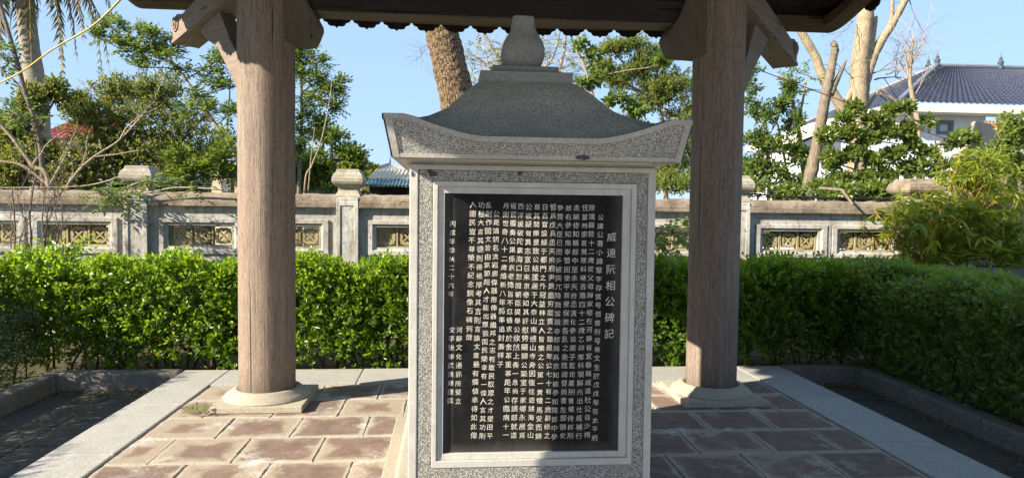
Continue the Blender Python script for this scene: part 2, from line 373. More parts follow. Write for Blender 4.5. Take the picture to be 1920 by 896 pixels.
px_ = (IX1-IX0)/10.0; rows = 8; ph = .45
for j in range(rows):
    yc = IY1-ph*(j+.5); off = .5 if j % 2 else 0.0
    xs = [(i+.5-off) for i in range(11 if j % 2 else 10)]
    for x in xs:
        x0 = max(IX0, IX0+(x-.5)*px_); x1 = min(IX1, IX0+(x+.5)*px_); xc = (x0+x1)/2; wdt = (x1-x0)/px_
        if -.2 < xc < .95 and 3.1 < yc < 4.65: continue          # under the stele
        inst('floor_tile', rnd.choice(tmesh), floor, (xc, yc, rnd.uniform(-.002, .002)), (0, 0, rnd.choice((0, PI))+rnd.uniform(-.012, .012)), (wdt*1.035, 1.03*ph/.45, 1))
def slab(name, x0, x1, y0, y1, z0, z1, mat, parent, g=.004, bev=.008):
    me = MB().box(-(x1-x0)/2+g, (x1-x0)/2-g, -(y1-y0)/2+g, (y1-y0)/2-g, 0, z1-z0).mesh(name, mat, False, bev, 2)
    return inst(name, me, parent, ((x0+x1)/2, (y0+y1)/2, z0), (0, 0, rnd.uniform(-.003, .003)))
for x0, x1 in ((TX0, IX0-.012), (IX1+.012, TX1)):
    y = TY1
    for L in (1.13, 1.08, 1.1, 1.05, 1.1):
        slab('border_stone', x0, x1, y-L, y, -.165, .008+rnd.uniform(-.002, .003), MAT['border'], floor); y -= L
x = IX0-.012
for L in (1.2, 1.15, 1.22, 1.17): 
    slab('border_stone', x, min(x+L, IX1+.012), IY1+.012, TY1, -.165, .009+rnd.uniform(-.002, .002), MAT['border'], floor); x += L
drain = struct(MB().box(-3.75, TX0-.004, 1.5, 6.7, -.171, -.166).box(TX1+.004, 4.05, 1.5, 6.7, -.171, -.166).build('drain_channel', MAT['drain']))
for x0, x1, nx in ((-3.42, TX0-.005, 2), (TX1+.005, 3.90, 1)):
    y = 6.38; k = 0
    while y > 3.2:
        L = .56+rnd.uniform(-.04, .04)
        for i in range(nx):
            a = x0+(x1-x0)*i/nx; b = x0+(x1-x0)*(i+1)/nx
            dy = .22 if i else 0
            slab('paving_slab', a, b, y-L+dy, min(y+dy, 6.38), -.167, -.150+rnd.uniform(-.004, .004), MAT['drain'], drain, .006, .006)
        y -= L
kerb = struct(MB().box(-3.62, -3.43, 1.6, 6.52, -.168, -.03).box(3.90, 4.07, 1.6, 6.52, -.168, -.03).build('kerb', MAT['kerb']))
def kerbrun(x0, x1, y0, y1, L):
    ax = (x1-x0) > (y1-y0); a, b = (x0, x1) if ax else (y0, y1); t = a
    while t < b-.05:
        e = min(t+L+rnd.uniform(-.1, .1), b)
        if ax: o = slab('kerb_stone', t, e, y0, y1, -.16, .012+rnd.uniform(-.006, .006), MAT['kerb'], kerb, .003, .022)
        else: o = slab('kerb_stone', x0, x1, t, e, -.16, .012+rnd.uniform(-.006, .006), MAT['kerb'], kerb, .003, .022)
        o.rotation_euler.z += rnd.uniform(-.006, .006); t = e
kerbrun(-3.58, -3.42, 1.8, 6.38, .95); kerbrun(3.89, 4.06, 1.8, 6.38, .95)
kerbrun(-3.58, TX0-.01, 6.38, 6.53, 1.1); kerbrun(TX1+.01, 4.06, 6.38, 6.53, .9)

# ------------------------------------------------------------------ foliage and wood generators
G = np.random.default_rng(11)
def nrm(a): return a/np.maximum(np.linalg.norm(a, axis=-1, keepdims=True), 1e-9)
class Leaves:
    def __init__(s): s.V = []; s.r = []
    def add(s, p, d, nr, Ln, Wd, r, fold=.25):
        d = nrm(d); sd = nrm(np.cross(d, nr)); up = np.cross(sd, d); Ln = Ln[:, None]; Wd = Wd[:, None]
        s.V.append(np.stack([p, p+d*Ln*.42+sd*Wd*.5+up*Wd*fold*.5, p+d*Ln-up*Ln*.10, p+d*Ln*.42-sd*Wd*.5+up*Wd*fold*.5], 1)); s.r.append(r)
    def sprigs(s, P, D, n, step, L, Wd, flat=False, droop=0., jit=.35, shade=None, fwd=.55, tip=True):
        m = len(P); D = nrm(D)
        hv = np.tile(np.array([0, 0, 1.]), (m, 1)) if flat else nrm(G.normal(size=(m, 3)))
        S = nrm(np.cross(D, hv)+1e-6); T = np.cross(S, D); base = G.random(m) if shade is None else shade
        for k in range(n):
            t = (k+.6)*step; p = P+D*t; p = p-np.array([0, 0, 1.])*(droop*(t**2))[..., None] if hasattr(droop, 'shape') else p-np.array([0, 0, droop*t*t])
            if flat: sd = S*(1 if k % 2 else -1)
            else:
                a = G.random(m)*2*PI; sd = S*np.cos(a)[:, None]+T*np.sin(a)[:, None]
            last = tip and k == n-1
            d = D*(1.5 if last else fwd)+sd*(0.2 if last else 1)+G.normal(size=(m, 3))*jit*.5; d[:, 2] -= droop*t
            nr_ = (T if flat else nrm(D*.8-sd*.5))+G.normal(size=(m, 3))*jit
            s.add(p, d, nr_, L*G.uniform(.7, 1.15, m), Wd*G.uniform(.75, 1.15, m), np.clip(base*.6+G.random(m)*.4, 0, 1))
    def count(s): return sum(len(v) for v in s.V)
    def mesh(s, name, mat, org):
        V = np.concatenate(s.V); r = np.concatenate(s.r); m = len(V)
        V = (V.reshape(-1, 3)-np.array(org)).astype(np.float32)
        me = bpy.data.meshes.new(name); me.vertices.add(4*m); me.vertices.foreach_set('co', V.ravel())
        b = (np.arange(m)*4)[:, None]; idx = np.concatenate([b+np.array([0, 1, 2]), b+np.array([0, 2, 3])], 1).ravel()
        me.loops.add(6*m); me.loops.foreach_set('vertex_index', idx.astype(np.int32))
        me.polygons.add(2*m); me.polygons.foreach_set('loop_start', np.arange(0, 6*m, 3, dtype=np.int32))
        a = me.attributes.new('rnd', 'FLOAT', 'POINT'); a.data.foreach_set('value', np.repeat(r, 4).astype(np.float32))
        me.update(calc_edges=True); me.validate(); me.materials.append(mat); return me
    def build(s, name, mat, parent):
        return tag(link(name, s.mesh(name, mat, worg(parent)), parent), kind='stuff')

def bend(a, b, n=6, sag=.12, wob=.03, rg=None):
    rg = rg or rnd; a = Vector(a); b = Vector(b); L = (b-a).length; pts = []
    o = Vector((rg.uniform(-1, 1), rg.uniform(-1, 1), rg.uniform(-.2, 1)))*sag*L
    for i in range(n):
        t = i/(n-1); p = a.lerp(b, t)+o*(t*(1-t)*2); w = wob*L*(1 if 0 < i < n-1 else 0)
        pts.append(p+Vector((rg.uniform(-w, w), rg.uniform(-w, w), rg.uniform(-w, w))))
    return pts
def smooth_path(pts, sub=4):
    out = []; P = [Vector(p) for p in pts]; m = len(P)
    for i in range(m-1):
        p0, p1, p2, p3 = P[max(i-1, 0)], P[i], P[i+1], P[min(i+2, m-1)]
        for k in range(sub):
            t = k/sub; out.append(.5*((2*p1)+(p2-p0)*t+(2*p0-5*p1+4*p2-p3)*t*t+(3*p1-p0-3*p2+p3)*t**3))
    return out+[P[-1]]

def tree(name, label, cat, trunk, blobs, leafmat, barkmat, tr=(.1, .03), leaf=(.09, .045), dens=60, per=6, step=.03, flat=False, droop=0.,
         twigmat=None, dy=.8, branches=12, sub=.35, group='trees beyond the boundary wall', extra=None, up=.35, seed=0, limb_r=.028, twig_len=None, gz=-.172):
    """trunk: list of (px,py,Y); blobs: (px,py,rx,ry[,Y]) crown masses at real distances. Leaves stand in sprigs on twigs gathered in sub-clumps."""
    rg = random.Random(seed+hash(label) % 7 if False else seed+17)
    T = [W(*t) for t in trunk]; b0 = T[0].copy()
    if b0.z > gz: T = [Vector((b0.x, b0.y, gz-.05))]+T
    root = empty(name, (T[0].x, T[0].y, gz), label, cat, group)
    m = MB(); path = smooth_path(T, 4); n = len(path)
    m.tube(path, [tr[0]+(tr[1]-tr[0])*i/(n-1) for i in range(n)], 10)
    lv = Leaves(); tw = MB(); Yd = trunk[-1][2]
    for bl in blobs:
        px, py, rx, ry = bl[:4]; Y = bl[4] if len(bl) > 4 else Yd
        c = W(px, py, Y); k = mpp(Y); sl_ = .55*(per*step+leaf[0]); ax, az = max(rx*k*.4, rx*k-sl_), max(ry*k*.4, ry*k-sl_*.8); ay = max(ax, az)*dy
        ns = max(3, int(sub*30*(rx*ry)**.5/12)); 
        cand = [p for p in path if p.z < c.z+az*.3] or path
        near = min(cand, key=lambda p: (p-c).length+.6*max(0, p.z-c.z+az*.5))
        hub = c+Vector((0, 0, -az*.35))
        if (near-c).length > .15: m.tube(bend(near, hub, 6, .08, .02, rg), [limb_r, limb_r*.9, limb_r*.8, limb_r*.7, limb_r*.6, limb_r*.5], 6)
        pos = []
        for _ in range(ns):
            v = Vector((rg.gauss(0, 1), rg.gauss(0, 1), rg.gauss(0, 1))).normalized()*(rg.random()**.45)
            pos.append(Vector((c.x+v.x*ax, c.y+v.y*ay, c.z+v.z*az)))
        for q in pos[:branches]: tw.tube(bend(hub, q, 5, .1, .03, rg), [limb_r*.5, limb_r*.42, limb_r*.34, limb_r*.26, limb_r*.16], 4, False)
        cs = max(ax, az)*.24
        for q in pos:
            nn = max(3, int(dens*rg.uniform(.4, 1.4)/per))
            P = np.array(q)+G.normal(size=(nn, 3))*np.array([cs, cs, cs*.6])*.75
            D = nrm(P-np.array([c.x, c.y, c.z-az*.3]))*.8+G.normal(size=(nn, 3))*.5; D[:, 2] += up
            sh = np.clip(.45+.25*G.normal()+G.normal(size=nn)*.12, 0, 1)
            lv.sprigs(P, D, per, step, leaf[0], leaf[1], flat, droop, shade=sh)
    if extra: extra(m, tw, lv)
    m.build('trunk', barkmat, root, 'all')
    if tw.v: tag(tw.build('twigs', twigmat or MAT['twig'], root), kind='stuff')
    if lv.V: lv.build('crown', leafmat, root)
    return root

def twigfan(mb, a, b, n, L, r0, rg, dep=2, spread=.7):
    """bare branching: a limb from a to b that throws side twigs"""
    pts = bend(a, b, 6, .06, .03, rg); mb.tube(pts, [r0*(1-.13*i) for i in range(6)], 5 if dep > 1 else 3, False)
    if dep == 0: return
    ax = (Vector(b)-Vector(a)).normalized()
    for i in range(n):
        t = rg.uniform(.25, 1); p = pts[min(5, int(t*5.99))]
        v = (ax+Vector((rg.gauss(0, 1), rg.gauss(0, 1), rg.gauss(0, 1)))*spread); v.normalize()
        twigfan(mb, p, p+v*L*rg.uniform(.5, 1.1), max(2, n-1), L*.55, r0*.5, rg, dep-1, spread)
exec_after = []

# ------------------------------------------------------------------ pavilion over the stele
PX, PY = .36, 3.73
pav = empty('pavilion', (PX, PY, 0), 'open timber pavilion with four thick round columns and a dark tiled roof over the stele', 'pavilion')
def column(cx, cy, r=.203):
    m = MB(); n = 40; rg = random.Random(int(cx*100)+int(cy*10)); rows_ = []
    ph_ = rg.uniform(0, 6)
    for i in range(15):
        z = .09+i*(3.62-.09)/14; rr = r*(1+.015*(i/14))
        rows_.append([(cx+(rr+.0022*math.sin(9*a+ph_+z*.6)+.0015*math.sin(23*a+2*ph_))*math.cos(a), cy+(rr+.0022*math.sin(9*a+ph_+z*.6)+.0015*math.sin(23*a+2*ph_))*math.sin(a), z) for a in [2*PI*k/n for k in range(n)]])
    m.grid(rows_, True); m.add([*rows_[0]], [tuple(range(n))])
    c = m.build('column', MAT['column'], pav, 'all')
    MB().lathe(cx, cy, [(.316, .048), (.320, .058), (.312, .070), (.290, .084), (.268, .098), (.252, .114), (.240, .121), (.222, .122), (.208, .114), (.204, .08)], 48).build('base_ring', MAT['cream'], c, True)
    MB().box(cx-.325, cx+.325, cy-.325, cy+.325, .001, .05).build('plinth_slab', MAT['cream'], c, False, .007, 2)
    return c
for cx, cy, r in ((-1.392, 5.45, .206), (2.108, 5.45, .199), (-1.56, 2.0, .21), (2.28, 2.0, .205)): column(cx, cy, r)
# beams between the columns, with a thin plank lying above each
def bar(name, a, b, w, h, mat, parent=pav, z0=0, bev=.008):
    """beam from a to b (bottom centre line), its length along local x"""
    a = Vector(a); b = Vector(b); d = b-a; L = d.length
    me = MB().box(0, L, -w/2, w/2, 0, h).mesh(name, mat, False, bev, 2)
    o = link(name, me, parent); o.location = a-worg(parent)
    x = d.normalized(); y = Vector((0, 0, 1)).cross(x).normalized(); z = x.cross(y)
    o.rotation_euler = Matrix((x, y, z)).transposed().to_euler(); return o
for (a, b) in (((-1.39, 5.45), (2.11, 5.45)), ((-1.56, 2.0), (2.28, 2.0))):
    bar('tie_beam', (a[0], a[1], 2.952), (b[0], b[1], 2.952), .19, .17, MAT['beam'])
    bar('lit_underside', (a[0], a[1], 2.936), (b[0], b[1], 2.936), .195, .0155, MAT['bracket'])  # lighter sheet under the beam, floor bounce put into its colour
    bar('tie_beam', (a[0], a[1]-.03, 3.15), (b[0], b[1]-.03, 3.15), .13, .12, MAT['beam'])
for (a, b) in (((-1.392, 5.45), (-1.56, 2.0)), ((2.108, 5.45), (2.28, 2.0))):
    bar('tie_beam', (a[0], a[1], 3.14), (b[0], b[1], 3.14), .17, .22, MAT['beam'])
# hip rafters: along the diagonal, each with a carved scroll nose, a strut below and an inner bracket
def hip(cx, cy, sx, sy, e, zb):
    s = math.sqrt(.5); d = Vector((sx*s, sy*s, 0)); slope = .24
    o = bpy.data.objects.new('hip_rafter', None)
    x = d; y = Vector((0, 0, 1)).cross(x)
    M3 = Matrix((x, y, Vector((0, 0, 1)))).transposed()
    def loc(name, m, mat, parent, bev=.008, smooth=False):
        ob = link(name, m.mesh(name, mat, smooth, bev, 2), parent); 
        ob.location = Vector((cx, cy, 0))-worg(parent) if parent is pav else Vector((0, 0, 0))
        if parent is pav: ob.rotation_euler = M3.to_euler()
        return ob
    z = lambda t: zb+slope*(e-t)
    w = .105
    prof = [(.10, z(.10)), (e-.02, z(e)), (e+.015, z(e)+.04), (e+.03, z(e)+.13), (e+.015, z(e)+.215), (e-.06, z(e)+.25), (e-.16, z(e)+.235), (.10, z(.10)+.27)]
    body = MB().prism(prof, lambda p: (p[0], -w, p[1]), lambda p: (p[0], w, p[1]))
    h = loc('hip_rafter', body, MAT['rafter'], pav)
    st = [(.12, z(.12)+.004), (e+.012, z(e)+.004), (e+.012, z(e)+.036), (.12, z(.12)+.036)]
    for q in (-1, 1):
        loc('moulding', MB().prism(st, lambda p: (p[0], q*(w-.002), p[1]), lambda p: (p[0], q*(w+.014), p[1])), MAT['rafter'], h, .004)
        sc_ = MB(); ce = (e-.035, z(e)+.165)
        for rr, dp in ((.062, .010), (.040, .018), (.020, .026)):
            poly = [(ce[0]+rr*math.cos(2*PI*k/18), ce[1]+rr*math.sin(2*PI*k/18)) for k in range(18)]
            sc_.prism(poly, lambda p: (p[0], q*(w-.004), p[1]), lambda p: (p[0], q*(w+dp), p[1]))
        loc('scroll', sc_, MAT['rafter'], h, 0)
    # strut: slightly curved brace from the column up to the rafter
    sp = [(.17, 2.36), (.30, 2.52), (.46, 2.74), (.66, z(.66)+.01), (.90, z(.90)+.01), (.80, z(.9)-.10), (.62, 2.72), (.44, 2.50), (.27, 2.32), (.17, 2.20)]
    sp = [(.17, 2.50), (.31, 2.66), (.43, 2.80), (.60, z(.60)+.012), (.93, z(.93)+.012), (.80, z(.9)-.12), (.64, 2.77), (.47, 2.58), (.30, 2.36), (.19, 2.16), (.17, 2.12)]
    loc('strut', MB().prism(sp, lambda p: (p[0], -.062, p[1]), lambda p: (p[0], .062, p[1])), MAT['rafter'], pav)
    ib = [(.12, 3.36), (.235, 3.36), (.26, 3.20), (.33, 3.00), (.40, 2.875), (.405, 2.84), (.375, 2.76), (.35, 2.715), (.12, 2.705)]
    q = -sx*(1.0 if sx < 0 else 1.12)
    MB().prism(ib, lambda p: (cx+q*p[0], cy-.135, p[1]), lambda p: (cx+q*p[0], cy+.135, p[1])).build('inner_bracket', MAT['bracket'], pav, False, .02, 2)
hip(-1.392, 5.45, -1, 1, 1.30, 2.87); hip(2.108, 5.45, 1, 1, 1.52, 2.88)
hip(-1.56, 2.0, -1, -1, 1.35, 2.87); hip(2.28, 2.0, 1, -1, 1.35, 2.87)
# roof: eave line that runs level and sweeps up and out at the corners
EX, EY, EZ, RX = 3.42, 3.20, 3.335, .46
def ss(t): t = min(1., max(0., t)); return t*t*(3-2*t)
def ez(u, side): return EZ+.055*min(1, abs(u)/.8)**2+(.16*(1-ss((abs(u)-.70)/.28)) if side % 2 else 0)
def eave(side, u, inset=0., dz=0.):
    fx, fy = EX-inset, EY-inset; z = ez(u, side)+dz
    return [(RX+u*fx, PY+fy, z), (RX+fx, PY-u*fy, z), (RX-u*fx, PY-fy, z), (RX-fx, PY+u*fy, z)][side]
US = [-1, -.985, -.965, -.945, -.93, -.915, -.88, -.84, -.79, -.7, -.55, -.35, -.15, 0, .15, .35, .55, .7, .79, .84, .88, .915, .93, .945, .965, .985, 1]
def roofpt(side, u, t, dz):
    e = Vector(eave(side, u)); a = Vector((RX, PY, EZ+2.35)); p = e.lerp(a, t); lin = p.z
    p.z = e.z+(a.z-e.z)*(t**1.15)+dz; return tuple(p)
TS = [0, .04, .1, .18, .3, .5, .75, .97]
for side in range(4):
    up = [[roofpt(side, u, t, .10) for u in US] for t in TS]; lo = [[roofpt(side, u, t, .03) for u in US] for t in TS]
    MB().grid(up).grid(lo).grid([up[0], lo[0]]).build('roof_slope', MAT['rooftile'], pav, 'all')
    # eave board under the edge of the slope
    sec = [(.02, .04), (.02, -.055), (.10, -.085), (.24, -.055), (.24, .04)]
    P = [[eave(side, u, i_, dz) for u in US] for (i_, dz) in sec]
    m = MB().grid(P); n = len(US); 
    m.add([r[0] for r in P], [tuple(range(5))]); m.add([r[-1] for r in P], [tuple(range(5))])
    m.build('eave_board', MAT['eaveboard'], pav, 'x')
half = [(.135, 0), (.128, -.012), (.118, -.022), (.100, -.026), (.088, -.030), (.082, -.044), (.066, -.055), (.042, -.058), (.022, -.056), (.010, -.063), (0, -.074)]
drip = half+[(-x, z) for x, z in half[-2::-1]]; drip = [(x, z*1.15-.062) for x, z in drip]+[(-.135, .05), (.135, .05)]
drip_me = MB().prism(drip, lambda p: (p[0], -.008, p[1]), lambda p: (p[0], .008, p[1])).mesh('eave_tile', MAT['rooftile'])
for side in range(4):
    n = 24
    for k in range(n):
        u = -1+(k+.5)*2/n
        if abs(u) > .80: continue
        a = Vector(eave(side, u-.02, -.012)); b = Vector(eave(side, u+.02, -.012)); c = Vector(eave(side, u, -.012)); d = (b-a).normalized()
        o = link('eave_tile', drip_me, pav); y = Vector((0, 0, 1)).cross(d).normalized(); z = d.cross(y)
        o.location = c-worg(pav)+Vector((0, 0, .01)); o.rotation_euler = Matrix((d, y, z)).transposed().to_euler(); o.scale = (1.0 if abs(u) < .86 else 1.12, 1, 1)
for side in range(4):
    for k in range(13):
        u = -.84+k*.14
        p = [Vector(roofpt(side, u, t, -.02)) for t in (.035, .62)]
        bar('rafter', p[0], p[1], .085, .06, MAT['beam'], pav, 0, 0)
MB().lathe(RX, PY, [(.35, EZ+2.28), (.3, EZ+2.45), (.16, EZ+2.6), (.2, EZ+2.75), (.05, EZ+3.0)], 12).build('roof_finial', MAT['greystone'], pav, True)

# ------------------------------------------------------------------ stele
SX, SY0, SY1 = .37, 3.10, 4.36
st = empty('stone_stele', (SX, PY, 0), 'stone stele with a pebbled white frame, curved stone roof and black tablet of carved characters', 'stele')
MB().box(-.365, 1.10, 2.90, 4.84, .001, .052).build('base_step', MAT['cream'], st, False, .008, 2)
MB().box(-.275, 1.015, 2.98, 4.70, .05, .17).build('base_block', MAT['cream'], st, False, .035, 4)
R0 = (-.183, .923, .165, 1.690); R1 = (-.145, .887, .245, 1.667); R2 = (-.080, .836, .335, 1.618); R3 = (-.058, .812, .367, 1.594); R4 = (-.028, .7755, .395, 1.565)
def sh(r, e): return (r[0]+e, r[1]-e, r[2]+e, r[3]-e)
def ring(a, b, y, yb, tilt=0.):
    """rectangular frame between outer rect a and inner rect b, front face at y"""
    m = MB(); c = lambda r, yy: [(r[0], yy, r[2]), (r[1], yy, r[2]), (r[1], yy, r[3]), (r[0], yy, r[3])]
    vs = c(a, y)+c(b, y+tilt)+c(a, yb)+c(b, yb); fs = []
    for k in range(4):
        j = (k+1) % 4; fs += [(k, j, 4+j, 4+k), (k, 8+k, 8+j, j), (4+k, 4+j, 12+j, 12+k)]
    return m.add(vs, fs)
MB().box(R0[0]+.004, R0[1]-.004, SY0+.05, SY1-.004, R0[2], R0[3]).build('body', MAT['pebble'], st, False, .004)
ring(R0, R1, SY0, SY0+.07).build('outer_frame', MAT['trim'], st, False, .005, 2)
ring(sh(R1, .002), sh(R2, -.002), SY0+.0045, SY0+.06).build('pebble_band', MAT['pebble'], st)
ring(R2, R3, SY0+.0005, SY0+.06).build('inner_frame', MAT['trim'], st, False, .0035, 2)
ring(sh(R3, .0006), R4, SY0+.0115, SY0+.06, .002).build('step_frame', MAT['trim'], st, False, .002, 2)
tab = MB().box(R4[0]-.004, R4[1]+.004, SY0+.030, SY0+.055, R4[2]-.004, R4[3]+.004).build('tablet', MAT['tablet'], st)
MB().box(R0[0]-.012, R0[1]+.012, SY0+.02, SY1, 1.6905, 1.712).build('neck', MAT['roofpeb'], st)
# lettering, column by column, from the right
cv_cache = {}
def glyph(ch, w):
    if (ch, w) in cv_cache: return cv_cache[(ch, w)]
    c = bpy.data.curves.new('glyph', 'FONT'); c.body = ch; c.resolution_u = 1; c.offset = w
    o = bpy.data.objects.new('glyph', c); C.objects.link(o); me = bpy.data.meshes.new_from_object(o)
    r = ([(v.co.x-.5, v.co.y-.38) for v in me.vertices], [tuple(p.vertices) for p in me.polygons])
    bpy.data.objects.remove(o); bpy.data.curves.remove(c); bpy.data.meshes.remove(me); cv_cache[(ch, w)] = r; return r
TEXT = [
 ('威遠阮相公碑記', 1147, 444, 1142, 625, 21),
 ('公諱公著小諱鞏字存質号悟齋别号希文生於戊戌年在太平府', 1126, 407, 1115, 820, 13.6),
 ('琼瑰縣莅十二歲從父母歸家鄉在河靜省宜春縣威遠社公自少頻', 1110, 390, 1100.5, 814, 13.6),
 ('忹當時家甚貧寒科場吝牆四十二歲乙卯鄉科領解元出仕經補行', 1097, 390, 1085, 816, 13.6),
 ('走編修知縣郎中至承天府丞清化參協圖子監司業刑曹權侍郎刑', 1081, 390, 1069, 816, 13.6),
 ('郎右參知南寧營田使平茶里保崇各乱之後陞總督尚書左部御史', 1066.6, 390, 1055, 816, 13.6),
 ('參贊大臣已而多被突兀降黜當職寺郎降爲京知縣參知降郎中參', 1051, 389.5, 1039, 818, 13.6),
 ('暫爲戊兵丞天府府尹是盡穷囬貫之職是年公七十有二歲辭綬之', 1037.5, 388.6, 1026, 816, 13.6),
 ('日百官設餞于都門之外冠益林立人皆榮之公駕一黄犢馬安而歸', 1022, 388, 1010, 817, 13.6),
 ('慕其閒樂景致公結蘆居于大奈山南感山寺旁因復往遊錢海金山', 1007, 388, 994.5, 815, 13.6),
 ('公被疑有異志宣召來京帝知其訏慰勞賜歸公築室于家鄉永居焉', 992, 387.7, 978.5, 815, 13.6),
 ('西洋援破陀囊海口忽聞朝臣提舉公欣然上奏一息尚存請郎就道', 977, 387, 963, 815, 13.6),
 ('省官覆奏公果係哀老降旨不忍循求於金革重事是年公臨病十一', 963, 386, 948, 814.7, 13.6),
 ('月謝世奇八十二歲維新八年將準追封壽祥子', 949, 385.5, 938, 682, 13.6),
 ('公是鴻领名流岩廊偉器抱俸器繼邦之志有敢民馭眾之才墾田平', 931, 401, 918, 816, 13.2),
 ('乱創作國文皆由氣節超人才能出眾我国民榮幸有一偉人言其功則', 917, 385, 904, 816, 13.4),
 ('功極大言其德則德極厚考其言則言論文章最有價値幸得如此偉', 903, 384.5, 888, 815, 13.6),
 ('人國民豈不尊榮不紀念銅像石碑何哉', 887, 384, 879, 632, 13.6),
 ('丙戌年季秋二十六零', 848.6, 420, 845, 551, 12.6),
 ('安亭後學武鴻輝謹撰', 847, 618, 844, 751, 12.6),
 ('河靜文化通訊所堅立', 861, 617.7, 859, 751.5, 12.6)]
YT = SY0+.030
for s_, x0, y0, x1, y1, size in TEXT:
    m = MB(); n = len(s_); w = size*mpp(YT)*.95; rg = random.Random(s_)
    for i, ch in enumerate(s_):
        t = i/(n-1); p = W(x0+(x1-x0)*t+rg.uniform(-.5, .5), y0+(y1-y0)*t+rg.uniform(-.5, .5), YT)
        vs, fs = glyph(ch, .0); an = rg.uniform(-.05, .05); k = w*rg.uniform(.92, 1.05)
        m.add([(p.x+k*(x*math.cos(an)-y*math.sin(an)), YT-.0012, p.z+k*(x*math.sin(an)+(y+.02*x)*math.cos(an))) for x, y in vs], fs)
    me = bpy.data.meshes.new('inscription'); og = worg(tab)
    me.from_pydata([(a-og.x, b-og.y, c-og.z) for a, b, c in m.v], [], m.f); me.materials.append(MAT['gild'])
    tag(link('inscription', me, tab), kind='stuff')
for px, py, rx, rz, Y in ((812, 327, .022, .012, SY0), (806, 322, .012, .010, SY0), (975, 326, .012, .010, SY0), (918, 341, .009, .009, SY0+.004), (1093, 296, .034, .012, 2.935), (773, 326, .006, .016, SY0)):
    c = W(px, py, Y); bm_ = MB(); rg = random.Random(px); n_ = 14
    rr = [rg.uniform(.65, 1.1) for _ in range(n_)]
    o_ = [(c.x+rx*rr[k]*math.cos(2*PI*k/n_), Y+.002, c.z+rz*rr[k]*math.sin(2*PI*k/n_)) for k in range(n_)]
    i_ = [(c.x+.6*rx*rr[k]*math.cos(2*PI*k/n_), Y-.005, c.z+.6*rz*rr[k]*math.sin(2*PI*k/n_)) for k in range(n_)]
    bm_.grid([o_, i_], True).add(i_, [tuple(range(n_))]); bm_.build('mortar_patch', MAT['patch'], st, 'all')
# stele roof: upturned fascia with trim, concave hipped hump, step blocks and gourd finial
FZ = 1.708
def ftop(u):                                  # top edge of the fascia, u from the middle (0) to a corner (1)
    u = abs(u); t = min(1, max(0, (u-.36)/.50)); return 1.797+.087*(t**1.5)
HXB, HYB, HXT, HYT = .6125, .78, .648, .82
def fpt(side, u, v, dz=0, out=0.):            # v 0 bottom .. 1 top of the fascia
    hx = HXB+(HXT-HXB)*v; hy = HYB+(HYT-HYB)*v; z = FZ+(ftop(u)-FZ)*v+dz
    return [(SX+.0+u*hx, PY-hy-out, z), (SX+hx+out, PY+u*hy, z), (SX-u*hx, PY+hy+out, z), (SX-hx-out, PY-u*hy, z)][side]
UF = [i/16 for i in range(-16, 17)]
def hump(side, u, t):
    w = .60-.385*t; wy = .765-.54*t
    prof = [(0, 1.790), (.12, 1.812), (.33, 1.872), (.545, 1.946), (.77, 2.058), (.9, 2.108), (1, 2.14)]
    for (a, za), (b, zb_) in zip(prof, prof[1:]):
        if a <= t <= b: z = za+(zb_-za)*(t-a)/(b-a); break
    z += (ftop(u)-1.797)*(1-t)**2.2
    return [(SX+u*w, PY-wy, z), (SX+w, PY+u*wy, z), (SX-u*w, PY+wy, z), (SX-w, PY-u*wy, z)][side]
stone_roof = MB()
for side in range(4):
    stone_roof.grid([[hump(side, u, t) for u in UF] for t in (0, .06, .12, .2, .33, .45, .545, .66, .77, .85, .9, .95, 1)])
stone_roof.grid([[(SX-.59, PY-.64, 1.72), (SX+.59, PY-.64, 1.72)], [(SX-.59, PY+.64, 1.72), (SX+.59, PY+.64, 1.72)]])
rf = stone_roof.build('stele_roof', MAT['roofpeb'], st, 'x')
for side in range(4):
    MB().grid([[fpt(side, u, v) for u in UF] for v in (0, .5, 1)]).build('fascia', MAT['fascia'], rf, 'x')
    top = MB(); 
    P = [[fpt(side, u, 1, -.028-.010*(1-abs(u)**3), .006) for u in UF], [fpt(side, u, 1, 0, .008) for u in UF], [hump(side, u, .0) for u in UF], [tuple(Vector(hump(side, u, .0))+Vector((0, 0, -.03))) for u in UF]]
    P[0] = [fpt(side, u, 1, -.023, .007) for u in UF]
    top.grid([[fpt(side, u, 1, -.023, -.01) for u in UF]]+P[:2]+[[tuple(Vector(q)+Vector((0, 0, .004))) for q in P[2]], P[3]])
    top.build('eave_trim', MAT['trim2'], rf, 'x')
    b0 = [fpt(side, u, 0, 0, .007) for u in UF]; b1 = [fpt(side, u, 0, .017, .009) for u in UF]
    MB().grid([[fpt(side, u, 0, -.001, -.08) for u in UF], b0, b1, [fpt(side, u, 0, .019, -.01) for u in UF]]).build('lower_trim', MAT['trim2'], rf, 'x')
    for q in (-1, 1):
        ed = MB(); V = [0, .25, .5, .75, 1]
        def e_(v, k, o): return fpt(side, q*(1-k), v, 0, o)
        ed.grid([[e_(v, 0, .0075) for v in V], [e_(v, .045, .0075) for v in V], [e_(v, .05, -.01) for v in V]]).build('corner_trim', MAT['trim2'], rf, 'x')
